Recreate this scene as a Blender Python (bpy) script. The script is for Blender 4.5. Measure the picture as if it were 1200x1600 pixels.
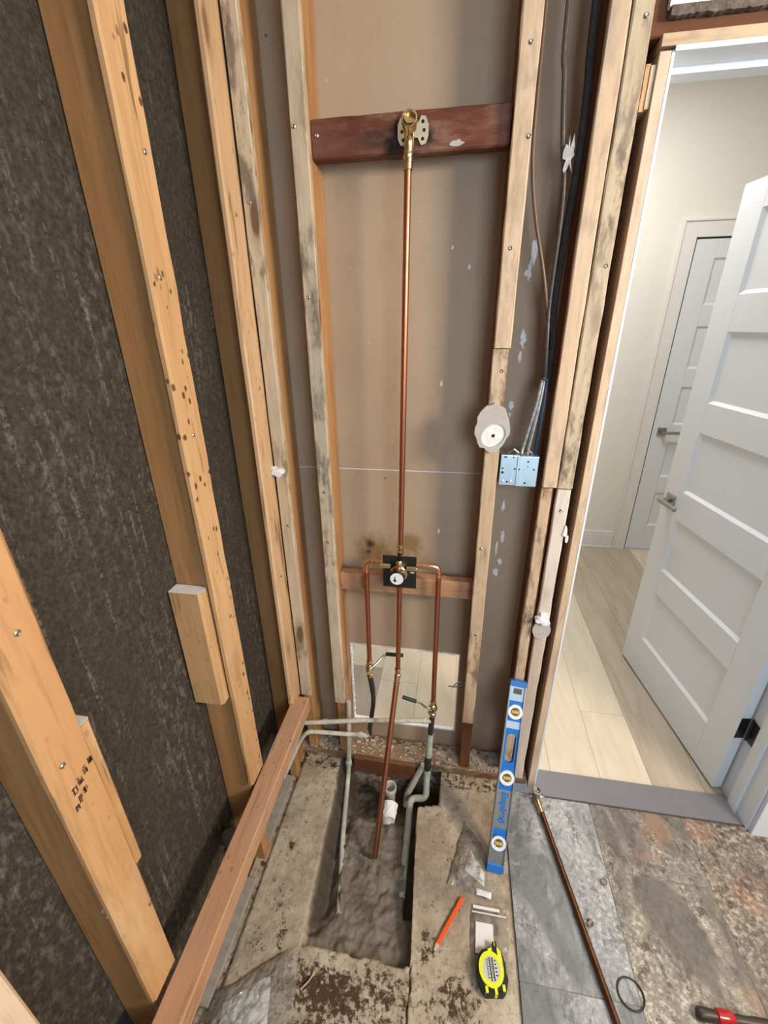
import bpy, bmesh, math, random
from mathutils import Vector, Matrix, noise
random.seed(7)
S = bpy.context.scene
for o in list(bpy.data.objects):
    bpy.data.objects.remove(o)
COL = S.collection

# ---------------------------------------------------------------- camera
F_PX, PITCH, YAW, ROLL, EYE = 676.987, math.radians(23.556), math.radians(9.719), math.radians(-0.775), 1.66
cam_d = bpy.data.cameras.new('camera')
cam_d.sensor_fit = 'HORIZONTAL'
cam_d.sensor_width = 36
cam_d.lens = F_PX / 1200 * 36
cam_d.clip_start = 0.02
cam = bpy.data.objects.new('camera', cam_d)
COL.objects.link(cam)
fwd = Vector((-math.sin(YAW) * math.cos(PITCH), math.cos(YAW) * math.cos(PITCH), -math.sin(PITCH)))
rt = Vector((math.cos(YAW), math.sin(YAW), 0))
up = rt.cross(fwd)
r2 = math.cos(ROLL) * rt + math.sin(ROLL) * up
u2 = -math.sin(ROLL) * rt + math.cos(ROLL) * up
cam.matrix_world = Matrix(((r2.x, u2.x, -fwd.x, 0), (r2.y, u2.y, -fwd.y, 0), (r2.z, u2.z, -fwd.z, EYE), (0, 0, 0, 1)))
S.camera = cam

# ---------------------------------------------------------------- world, lights, exposure
wd = bpy.data.worlds.new('world')
S.world = wd
wd.use_nodes = True
bg = wd.node_tree.nodes['Background']
bg.inputs[0].default_value = (0.92, 0.95, 1.0, 1)
bg.inputs[1].default_value = 0.17


def area(name, loc, target, sx, sy, power, col):
    l = bpy.data.lights.new(name, 'AREA')
    l.shape = 'RECTANGLE'
    l.size, l.size_y, l.energy, l.color = sx, sy, power, col
    o = bpy.data.objects.new(name, l)
    COL.objects.link(o)
    o.location = loc
    o.rotation_euler = (Vector(target) - Vector(loc)).to_track_quat('-Z', 'Y').to_euler()
    return o


area('window_daylight', (0.75, -0.85, 1.75), (0.1, 1.2, 0.9), 0.8, 1.0, 19, (0.68, 0.85, 1.0))
area('bathroom_wall_lamp', (1.80, -0.05, 2.15), (-0.1, 0.9, 0.7), 0.6, 0.35, 52, (1.0, 0.85, 0.68))
area('hall_ceiling_lamp', (0.55, 2.3, 2.9), (0.55, 2.3, 0), 0.6, 0.6, 27, (1.0, 0.96, 0.90))
S.view_settings.view_transform = 'Standard'
S.view_settings.look = 'None'
S.view_settings.exposure = 0.37
S.view_settings.gamma = 1.0
S.view_settings.use_curve_mapping = False


# ---------------------------------------------------------------- materials
class NT:
    def __init__(self, name):
        self.m = bpy.data.materials.new(name)
        self.m.use_nodes = True
        self.n = self.m.node_tree.nodes
        self.l = self.m.node_tree.links
        self.b = self.n['Principled BSDF']

    def node(self, t, **kw):
        x = self.n.new(t)
        for k, v in kw.items():
            setattr(x, k, v)
        return x

    def link(self, a, b):
        self.l.new(a, b)

    def coords(self, scale=(1, 1, 1), rnd=True, rot=(0, 0, 0)):
        tc = self.node('ShaderNodeTexCoord')
        out = tc.outputs['Object']
        if rnd:
            oi = self.node('ShaderNodeObjectInfo')
            mu = self.node('ShaderNodeMath', operation='MULTIPLY')
            self.link(oi.outputs['Random'], mu.inputs[0])
            mu.inputs[1].default_value = 31.7
            ad = self.node('ShaderNodeVectorMath', operation='ADD')
            self.link(out, ad.inputs[0])
            self.link(mu.outputs[0], ad.inputs[1])
            out = ad.outputs[0]
        mp = self.node('ShaderNodeMapping')
        mp.inputs['Scale'].default_value = scale
        mp.inputs['Rotation'].default_value = rot
        self.link(out, mp.inputs[0])
        return mp.outputs[0]

    def noise(self, vec, scale, detail=4, rough=.55, dist=0.):
        x = self.node('ShaderNodeTexNoise')
        x.inputs['Scale'].default_value = scale
        x.inputs['Detail'].default_value = detail
        x.inputs['Roughness'].default_value = rough
        x.inputs['Distortion'].default_value = dist
        self.link(vec, x.inputs['Vector'])
        return x.outputs[0]

    def voronoi(self, vec, scale, feature='F1'):
        x = self.node('ShaderNodeTexVoronoi', feature=feature)
        x.inputs['Scale'].default_value = scale
        self.link(vec, x.inputs['Vector'])
        return x.outputs['Distance']

    def ramp(self, fac, lo, hi, a=0., b=1.):
        x = self.node('ShaderNodeMapRange')
        x.inputs['From Min'].default_value = lo
        x.inputs['From Max'].default_value = hi
        x.inputs['To Min'].default_value = a
        x.inputs['To Max'].default_value = b
        self.link(fac, x.inputs[0])
        return x.outputs[0]

    def mul(self, a, b):
        x = self.node('ShaderNodeMath', operation='MULTIPLY')
        for i, v in enumerate((a, b)):
            if isinstance(v, (int, float)):
                x.inputs[i].default_value = v
            else:
                self.link(v, x.inputs[i])
        return x.outputs[0]

    def mix(self, fac, a, b):
        x = self.node('ShaderNodeMix', data_type='RGBA')
        if isinstance(fac, (int, float)):
            x.inputs[0].default_value = fac
        else:
            self.link(fac, x.inputs[0])
        for i, v in ((6, a), (7, b)):
            if isinstance(v, tuple):
                x.inputs[i].default_value = (*v, 1)
            else:
                self.link(v, x.inputs[i])
        return x.outputs[2]

    def spot(self, ctr, scl, r0, r1):
        """Soft-edged stain at a place of the object."""
        tc = self.node('ShaderNodeTexCoord')
        sb = self.node('ShaderNodeVectorMath', operation='SUBTRACT')
        self.link(tc.outputs['Object'], sb.inputs[0])
        sb.inputs[1].default_value = ctr
        ml = self.node('ShaderNodeVectorMath', operation='MULTIPLY')
        self.link(sb.outputs[0], ml.inputs[0])
        ml.inputs[1].default_value = scl
        ln = self.node('ShaderNodeVectorMath', operation='LENGTH')
        self.link(ml.outputs[0], ln.inputs[0])
        n = self.noise(tc.outputs['Object'], 45, 5, .65)
        ad = self.node('ShaderNodeMath', operation='ADD')
        self.link(ln.outputs['Value'], ad.inputs[0])
        self.link(self.ramp(n, .25, .75, -.35 * r1, .35 * r1), ad.inputs[1])
        return self.ramp(ad.outputs[0], r1, r0)

    def attr(self, name):
        x = self.node('ShaderNodeAttribute', attribute_name=name)
        return x.outputs['Fac']

    def bump(self, h, strength=.3, dist=.01):
        x = self.node('ShaderNodeBump')
        x.inputs['Strength'].default_value = strength
        x.inputs['Distance'].default_value = dist
        self.link(h, x.inputs['Height'])
        self.link(x.outputs[0], self.b.inputs['Normal'])

    def out(self, col=None, rough=.6, metal=0., spec=None):
        if isinstance(col, tuple):
            self.b.inputs['Base Color'].default_value = (*col, 1)
        elif col is not None:
            self.link(col, self.b.inputs['Base Color'])
        if isinstance(rough, (int, float)):
            self.b.inputs['Roughness'].default_value = rough
        else:
            self.link(rough, self.b.inputs['Roughness'])
        self.b.inputs['Metallic'].default_value = metal
        if spec is not None:
            self.b.inputs['Specular IOR Level'].default_value = spec
        return self.m


def wood(name, c1, c2, knot=(.16, .075, .03), stain=None, stain_amt=0., knots=.5, rough=.62, pits=0., blotch=None, blotch_amt=0., spots=()):
    t = NT(name)
    v = t.coords((1, 1, .07))
    fine = t.noise(v, 95, 5, .6)
    big = t.noise(t.coords((1, 1, .12)), 9, 3, .5, .6)
    c = t.mix(t.ramp(big, .32, .68), c1, c2)
    c = t.mix(t.ramp(fine, .5, .78, 0, .55), c, tuple(x * .5 for x in c2))
    if blotch:
        bl = t.noise(t.coords((1, 1, .22)), 5.5, 5, .6, .3)
        c = t.mix(t.ramp(bl, .53, .62, 0, blotch_amt), c, blotch)
    kv = t.voronoi(t.coords((1, 1, .3)), 9.5)
    kn = t.noise(t.coords((1, 1, .5)), 22, 2)
    x = t.node('ShaderNodeMath', operation='ADD')
    t.link(kv, x.inputs[0])
    t.link(t.ramp(kn, 0, 1, -.08, .08), x.inputs[1])
    c = t.mix(t.mul(t.ramp(x.outputs[0], .27, .08), knots * .75), c, tuple(.6 * a + .4 * b for a, b in zip(knot, c2)))
    c = t.mix(t.mul(t.ramp(x.outputs[0], .125, .075), knots), c, knot)
    if stain:
        st = t.noise(t.coords((1, 1, .32)), 34, 6, .68)
        lo = t.noise(t.coords((1, 1, .4)), 6.5, 3)
        c = t.mix(t.mul(t.ramp(st, .46, .60, 0, stain_amt), t.ramp(lo, .42, .56, .12, 1.)), c, stain)
    if pits:
        hv = t.voronoi(t.coords((1, 1, .6)), 50)
        hn = t.noise(t.coords(), 60, 2)
        hs = t.node('ShaderNodeMath', operation='ADD')
        t.link(hv, hs.inputs[0])
        t.link(t.ramp(hn, 0, 1, -.16, .16), hs.inputs[1])
        hm = t.noise(t.coords((1, 1, .35)), 7, 3)
        c = t.mix(t.mul(t.ramp(hs.outputs[0], .23, .15), t.ramp(hm, .47, .52, 0, pits)), c, (.11, .052, .02))
        cr = t.noise(t.coords((1, 1, .09)), 44, 3, .5)
        c = t.mix(t.mul(t.ramp(cr, .62, .68, 0, .75), t.ramp(hm, .40, .52)), c, (.17, .085, .035))
    for (ctr, scl, r0, r1, col) in spots:
        c = t.mix(t.spot(ctr, scl, r0, r1), c, col)
    t.bump(fine, .25, .002)
    return t.out(c, rough, spec=.3)


def plain(name, col, rough=.5, metal=0., var=.12, scale=14, bump=0., spec=None):
    t = NT(name)
    v = t.coords()
    n = t.noise(v, scale, 5, .6)
    c = t.mix(t.ramp(n, .35, .7), col, tuple(max(0, x * (1 - var)) for x in col))
    if bump:
        t.bump(t.noise(v, scale * 6, 4), bump, .003)
    return t.out(c, rough, metal, spec)


M = {}
M['pine'] = wood('pine_strip', (.61, .37, .185), (.50, .28, .125), pits=1., knots=.8)
M['pine_block'] = wood('pine_block', (.58, .35, .165), (.48, .26, .11), pits=.2, knots=.9)
M['pine_stamped'] = wood('pine_stamped', (.56, .31, .14), (.46, .235, .095), pits=.25, knots=.5, blotch=(.62, .40, .22), blotch_amt=.6)
M['pine_clean'] = wood('pine_clean', (.64, .42, .245), (.56, .34, .18), pits=.3, knots=.7)
M['pine_pale'] = wood('pine_pale', (.68, .51, .355), (.60, .43, .28), stain=(.36, .28, .21), stain_amt=.6, knots=.6, blotch=(.70, .60, .50), blotch_amt=.5)
M['pine_grey'] = wood('weathered_pine', (.60, .49, .36), (.54, .42, .285), stain=(.15, .115, .085), stain_amt=.85, knots=.9, blotch=(.40, .36, .29), blotch_amt=.6)
M['pine_mould'] = wood('stained_pine', (.60, .45, .31), (.52, .36, .22), stain=(.13, .075, .045), stain_amt=.95, knots=.9, blotch=(.36, .20, .10), blotch_amt=.7)
M['pine_white'] = wood('plaster_dusted_pine', (.72, .63, .56), (.64, .53, .45), stain=(.32, .23, .17), stain_amt=.5, knots=.6, blotch=(.42, .25, .15), blotch_amt=.35)
M['stud_brown'] = wood('old_stud', (.43, .225, .092), (.345, .165, .062), knots=.5, rough=.55, blotch=(.22, .09, .032), blotch_amt=.5)
M['stud_orange'] = wood('orange_stud', (.50, .275, .115), (.40, .20, .08), knots=.7, blotch=(.25, .11, .045), blotch_amt=.4)
M['stud_dark'] = wood('dark_stud', (.19, .075, .03), (.125, .045, .018), knots=.4)
M['ledger'] = wood('ledger_wood', (.54, .31, .185), (.44, .225, .12), knots=.6, pits=.35, blotch=(.62, .45, .33), blotch_amt=.6)
M['redwood'] = wood('redwood_block', (.185, .055, .026), (.10, .03, .016), stain=(.30, .17, .12), stain_amt=.55, knots=.3, blotch=(.20, .11, .085), blotch_amt=.6,
                    spots=((( .040, 0, .212), (1.0, 0, 1.25), .018, .052, (.012, .009, .008)), ((.060, 0, .190), (1, 0, 1), .008, .03, (.01, .008, .008)), ((.045, 0, .262), (1, 0, 1), .008, .032, (.014, .01, .009))))
M['plate'] = wood('dirty_plate', (.26, .155, .085), (.17, .09, .05), stain=(.5, .42, .33), stain_amt=.75, knots=.3)


def metal(name, col, rough, var=.25):
    t = NT(name)
    n = t.noise(t.coords(), 38, 4, .6)
    c = t.mix(t.ramp(n, .4, .75), col, tuple(x * (1 - var) for x in col))
    return t.out(c, t.ramp(n, .3, .8, rough, rough + .15), 1.)


M['copper'] = metal('copper', (.53, .205, .115), .33)
M['copper_old'] = metal('tarnished_copper', (.17, .078, .04), .38, .5)
M['copper_bright'] = metal('bright_copper', (.95, .55, .36), .16)
M['brass'] = metal('brass', (.80, .62, .34), .18)
M['brass_pale'] = metal('pale_brass', (.86, .76, .55), .42, .12)
M['nickel'] = metal('nickel', (.46, .43, .40), .28)
M['steel'] = metal('steel', (.60, .58, .55), .3)
M['zinc'] = metal('zinc_blue_reflection', (.66, .84, .97), .42, .12)  # blue of the window's reflection is put into this base colour
M['alu'] = metal('brushed_aluminium', (.50, .50, .50), .40)
M['black'] = plain('black_plastic', (.012, .012, .012), .35)
M['rubber'] = plain('black_rubber', (.015, .014, .014), .6)
M['blackened'] = plain('blackened_pipe', (.035, .03, .026), .5, .0, .5, 60)
M['white_plastic'] = plain('white_plastic', (.82, .83, .84), .35, var=.04)
M['pvc'] = plain('old_white_pipe', (.60, .56, .47), .55, var=.35, scale=40, bump=.3)
M['pvc_green'] = plain('green_tinted_pipe', (.46, .49, .41), .55, var=.4, scale=30, bump=.3)
M['white_paint'] = plain('white_paint', (.735, .775, .83), .38, var=.02)
M['hall_wall'] = plain('hall_wall_paint', (.80, .79, .73), .75, var=.02)
M['trim_white'] = plain('trim_white', (.78, .78, .76), .45, var=.03)
M['plaster'] = plain('plaster', (.84, .84, .84), .8, var=.15, scale=60, bump=.4)
M['paper_grey'] = plain('drywall_paper', (.50, .45, .42), .85, var=.12, scale=50)
M['ceiling'] = plain('ceiling_paint', (.8, .79, .77), .8, var=.02)
M['blue'] = plain('blue_plastic', (.02, .17, .55), .32, var=.08)
M['vial'] = plain('vial_amber', (.55, .38, .06), .12)
M['print_dark'] = plain('dark_print', (.10, .085, .07), .6)
M['ink'] = plain('stamp_ink', (.09, .055, .035), .8, var=.5, scale=200)
M['orange'] = plain('orange_paint', (.85, .11, .02), .45, var=.1)
M['yellow'] = plain('yellow_plastic', (.78, .82, .02), .35, var=.05)
M['silver'] = plain('silver_label', (.62, .62, .60), .35, .3, .1, 60)
M['red'] = plain('red_plastic', (.38, .012, .012), .25)
M['darkbrown'] = plain('dark_handle', (.035, .02, .014), .45)
M['green'] = plain('green_grip', (.008, .03, .018), .4)
M['threshold'] = plain('grey_threshold', (.175, .17, .19), .42, var=.1, scale=8)
M['cable_brown'] = plain('brown_cable', (.17, .10, .065), .5, var=.3, scale=60)
M['cable_black'] = plain('black_cable', (.03, .03, .033), .35, var=.4, scale=60)
M['cable_silver'] = plain('silver_cable', (.55, .58, .62), .32, .5, .5, 90)
M['cable_grey'] = plain('grey_cable', (.13, .115, .105), .33, .2, .5, 90)
M['cable_blue'] = plain('dark_blue_cable', (.035, .06, .10), .4, var=.3)
M['dirt'] = plain('dark_dirt', (.05, .035, .025), .95, var=.5, scale=40, bump=.6)
M['board_grey'] = plain('grey_cement_strip', (.36, .325, .265), .85, var=.3, scale=30, bump=.3)
M['board_pale'] = plain('grey_plaster', (.52, .53, .54), .85, var=.4, scale=90, bump=.4)
M['paper_white'] = plain('white_paper', (.80, .80, .79), .6, var=.05)
M['torn'] = plain('torn_paper', (.22, .17, .14), .95, var=.7, scale=60, bump=.8)
M['lead'] = plain('graphite', (.03, .03, .03), .4)


def mk_drywall():
    t = NT('brown_drywall_paper')
    v = t.coords(rnd=False)
    big = t.noise(v, 2.2, 3)
    sp = t.noise(t.coords((1, 1, .4), rnd=False), 26, 5, .6)
    c = t.mix(t.ramp(big, .35, .65), (.44, .325, .228), (.39, .28, .19))
    c = t.mix(t.ramp(sp, .55, .8, 0, .35), c, (.29, .205, .14))
    dots = t.voronoi(v, 17)
    c = t.mix(t.ramp(dots, .05, .035, 0, .8), c, (.52, .45, .37))
    dots2 = t.voronoi(t.coords((1, 1, 1), rnd=False, rot=(.4, .2, .9)), 7)
    c = t.mix(t.ramp(dots2, .03, .018, 0, .9), c, (.10, .065, .045))
    for ctr, scl, r0, r1, col in (((-.262, 1.29, .945), (1, 0, 1), .02, .075, (.25, .15, .06)), ((-.272, 1.29, .965), (1, 0, 1), .004, .022, (.035, .025, .02)),
                                  ((-.277, 1.29, .932), (1, 0, 1), .002, .011, (.06, .04, .03)), ((-.135, 1.29, .975), (1, 0, 1), .02, .055, (.26, .16, .07))):
        c = t.mix(t.spot(ctr, scl, r0, r1), c, col)
    t.bump(sp, .12, .004)
    return t.out(c, .66, spec=.4)


M['drywall'] = mk_drywall()


def mk_panel():
    t = NT('dark_backer_board')
    v = t.coords(rnd=False)
    fine = t.noise(v, 120, 5, .65)
    mid = t.noise(t.coords((1, 1, .6), rnd=False), 58, 6, .72)
    big = t.noise(t.coords((1, 1, .35), rnd=False), 4.0, 4, .6)
    c = t.mix(t.ramp(fine, .35, .68), (.030, .025, .019), (.066, .055, .042))
    f = t.mul(t.ramp(mid, .50, .70), t.ramp(big, .42, .62, .12, 1.))
    c = t.mix(t.mul(f, .75), c, (.20, .18, .15))
    streak = t.noise(t.coords((1, 5, .3), rnd=False), 11, 6, .7)
    s2 = t.mul(t.ramp(streak, .56, .68), t.ramp(fine, .42, .62))
    c = t.mix(t.mul(s2, .7), c, (.25, .23, .195))
    specks = t.voronoi(v, 42)
    c = t.mix(t.ramp(specks, .06, .03, 0, .5), c, (.36, .32, .26))
    t.bump(fine, .35, .004)
    return t.out(c, .88, spec=.2)


M['panel'] = mk_panel()


def mk_concrete():
    t = NT('mortar_floor')
    v = t.coords(rnd=False)
    a = t.noise(v, 6, 6, .62, .4)
    b = t.noise(v, 42, 6, .7)
    c = t.mix(t.ramp(a, .36, .62), (.33, .255, .18), (.55, .46, .35))
    c = t.mix(t.ramp(b, .52, .68, 0, .7), c, (.20, .145, .10))
    c = t.mix(t.ramp(b, .45, .30, 0, .5), c, (.64, .57, .47))
    wet_dark = t.attr('wet_dark')
    c = t.mix(t.mul(wet_dark, t.ramp(b, .2, .8, .6, 1.)), c, (.20, .165, .13))
    mud = t.attr('mud')
    m1 = t.noise(v, 14, 5, .6)
    mc = t.mix(t.ramp(m1, .35, .7), (.215, .185, .148), (.155, .13, .10))
    mc = t.mix(wet_dark, mc, (.075, .058, .042))
    c = t.mix(mud, c, mc)
    dirt = t.attr('dirt')
    d1 = t.noise(v, 46, 7, .76, .3)
    x = t.node('ShaderNodeMath', operation='ADD')
    t.link(dirt, x.inputs[0])
    t.link(t.ramp(d1, .3, .7, -.55, .55), x.inputs[1])
    c = t.mix(t.ramp(x.outputs[0], .42, .62), c, (.075, .042, .022))
    t.bump(b, .7, .008)
    r = t.ramp(mud, 0, 1, .85, .42)
    return t.out(c, r, spec=.35)


M['concrete'] = mk_concrete()


def mk_slate(name, cols, rust, rust_amt, dust):
    t = NT(name)
    v = t.coords(rot=(0, 0, .6))
    vs = t.coords((1, .45, 1), rot=(0, 0, -.65))
    a = t.noise(vs, 4.6, 7, .66, 1.1)
    b = t.noise(vs, 30, 7, .72, .6)
    d = t.noise(v, 70, 6, .75)
    c = t.mix(t.ramp(a, .38, .60), cols[0], cols[1])
    c = t.mix(t.ramp(b, .50, .60, 0, .9), c, cols[2])
    e = t.noise(t.coords((1, .55, 1), rot=(0, 0, -.9)), 3.4, 6, .64, 1.4)
    c = t.mix(t.ramp(e, .50, .60, 0, .75), c, tuple(x * .55 for x in cols[1]))
    if rust_amt:
        r = t.noise(v, 3.5, 4, .55, .8)
        c = t.mix(t.ramp(r, .54, .60, 0, rust_amt), c, rust)
    c = t.mix(t.mul(t.ramp(d, .48, .62, 0, .8), t.ramp(e, .56, .42, .06, 1)), c, dust)
    c = t.mix(t.ramp(d, .42, .32, 0, .55), c, tuple(x * .45 for x in cols[2]))
    t.bump(b, .4, .004)
    return t.out(c, t.ramp(b, .3, .7, .38, .6), spec=.45)


M['slate_blue'] = mk_slate('slate_blue', ((.34, .345, .35), (.25, .255, .26), (.135, .135, .14)), (.3, .2, .14), 0, (.56, .56, .56))
M['slate_tan'] = mk_slate('slate_tan', ((.25, .212, .17), (.175, .157, .138), (.08, .064, .048)), (.33, .19, .125), .6, (.58, .53, .45))
M['slate_brown'] = mk_slate('slate_brown', ((.20, .155, .12), (.13, .105, .085), (.045, .03, .022)), (.32, .17, .105), .5, (.48, .42, .35))


def mk_plank(name, c1, c2, c3):
    t = NT(name)
    v = t.coords((1, .16, 1))
    a = t.noise(v, 16, 5, .6, .8)
    b = t.noise(t.coords((1, .08, 1)), 70, 4, .6)
    c = t.mix(t.ramp(a, .40, .66), c1, c2)
    c = t.mix(t.ramp(a, .66, .76, 0, .8), c, c3)
    c = t.mix(t.ramp(b, .5, .8, 0, .25), c, c3)
    return t.out(c, .45, spec=.35)


M['plank_cream'] = mk_plank('plank_cream', (.66, .575, .46), (.59, .50, .385), (.44, .36, .27))
M['plank_taupe'] = mk_plank('plank_taupe', (.46, .385, .305), (.38, .31, .24), (.28, .22, .165))
M['plank_grey'] = mk_plank('plank_grey', (.40, .35, .29), (.36, .31, .25), (.28, .23, .18))


def mk_bag(name, tint, op):
    t = NT(name)
    t.m.node_tree.nodes.remove(t.b)
    tr = t.node('ShaderNodeBsdfTransparent')
    tr.inputs[0].default_value = (.93, .93, .92, 1)
    pr = t.node('ShaderNodeBsdfPrincipled')
    pr.inputs['Base Color'].default_value = (*tint, 1)
    pr.inputs['Roughness'].default_value = .12
    pr.inputs['Specular IOR Level'].default_value = .9
    fr = t.node('ShaderNodeFresnel')
    fr.inputs[0].default_value = 1.45
    mx = t.node('ShaderNodeMixShader')
    n = t.noise(t.coords(), 25, 4)
    ad = t.node('ShaderNodeMath', operation='ADD', use_clamp=True)
    t.link(t.ramp(n, .35, .7, op * .5, op * 1.5), ad.inputs[0])
    t.link(fr.outputs[0], ad.inputs[1])
    t.link(ad.outputs[0], mx.inputs[0])
    t.link(tr.outputs[0], mx.inputs[1])
    t.link(pr.outputs[0], mx.inputs[2])
    t.link(mx.outputs[0], t.n['Material Output'].inputs[0])
    return t.m


M['bag_thick'] = mk_bag('crumpled_plastic', (.60, .57, .52), .20)
M['bag'] = mk_bag('clear_plastic', (.66, .64, .60), .13)

# ---------------------------------------------------------------- object helpers
WLOC = {}


def tag(o, label=None, cat=None, group=None, kind=None):
    if label:
        o['label'] = label
    if cat:
        o['category'] = cat
    if group:
        o['group'] = group
    if kind:
        o['kind'] = kind
    return o


def thing(name, label, cat, loc=(0, 0, 0), mat=None, kind=None, group=None):
    o = bpy.data.objects.new(name, None)
    o.empty_display_size = .05
    COL.objects.link(o)
    o.location = loc
    if mat is not None:
        o.matrix_world = mat
        WLOC[o] = Vector((0, 0, 0))      # children given in local space
    else:
        WLOC[o] = Vector(loc)
    return tag(o, label, cat, group, kind)


def add(name, mesh, m, parent=None, loc=(0, 0, 0), rot=(0, 0, 0), smooth=False, label=None):
    o = bpy.data.objects.new(name, mesh)
    if m is not None and not mesh.materials:
        mesh.materials.append(m)
    COL.objects.link(o)
    WLOC[o] = Vector(loc)
    o.location = Vector(loc) - (WLOC[parent] if parent else Vector())
    o.rotation_euler = rot
    o.parent = parent
    if smooth:
        for p in mesh.polygons:
            p.use_smooth = True
    if label:
        o['label'] = label
    return o


def share(src, parent, loc, rot=None, label=None):
    o = src.copy()
    COL.objects.link(o)
    WLOC[o] = Vector(loc)
    o.parent = parent
    o.location = Vector(loc) - (WLOC[parent] if parent else Vector())
    if rot is not None:
        o.rotation_euler = rot
    if label:
        o['label'] = label
    return o


def mesh_from(bm, name):
    bmesh.ops.recalc_face_normals(bm, faces=bm.faces)
    me = bpy.data.meshes.new(name)
    bm.to_mesh(me)
    bm.free()
    return me


def jit(i, j, s):
    return noise.noise(Vector((i * 3.17 + s * 7.3, j * 5.71 + s * 2.9, s * 1.37)))


SEED = [0]


def beam_mesh(w, d, L, bevel=.003, seg=12, wob=.0007, wane=0., skew=0.):
    """A sawn timber: x 0..w, y 0..d, z 0..L, eased edges, slightly uneven arrises."""
    SEED[0] += 1
    s = SEED[0]
    bm = bmesh.new()
    b = bevel
    prof = [(b, 0), (w - b, 0), (w, b), (w, d - b), (w - b, d), (b, d), (0, d - b), (0, b)]
    rings = []
    for k in range(seg + 1):
        z = L * k / seg
        ring = []
        for i, (x, y) in enumerate(prof):
            n1, n2 = jit(i // 2, k, s), jit(i // 2 + 9, k, s + .5)
            wx = wane * max(0, jit(i // 2 + 20, k * .6, s + .2)) * (1 if x < w / 2 else -1)
            ring.append(bm.verts.new((x + n1 * wob + wx, y + n2 * wob, z + (skew * (x / w) if k == 0 else 0))))
        rings.append(ring)
    for k in range(seg):
        for i in range(8):
            j = (i + 1) % 8
            bm.faces.new((rings[k][i], rings[k][j], rings[k + 1][j], rings[k + 1][i]))
    bm.faces.new(rings[0][::-1])
    bm.faces.new(rings[-1])
    return mesh_from(bm, 'beam')


def beam(name, m, x0, x1, y0, y1, z0, z1, parent=None, label=None, **kw):
    """Timber whose grain follows its longest side."""
    dx, dy, dz = x1 - x0, y1 - y0, z1 - z0
    if dz >= dx and dz >= dy:
        return add(name, beam_mesh(dx, dy, dz, **kw), m, parent, (x0, y0, z0), label=label)
    if dx >= dy:
        return add(name, beam_mesh(dz, dy, dx, **kw), m, parent, (x0, y0, z1), (0, math.pi / 2, 0), label=label)
    return add(name, beam_mesh(dx, dz, dy, **kw), m, parent, (x0, y0, z1), (-math.pi / 2, 0, 0), label=label)


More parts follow.
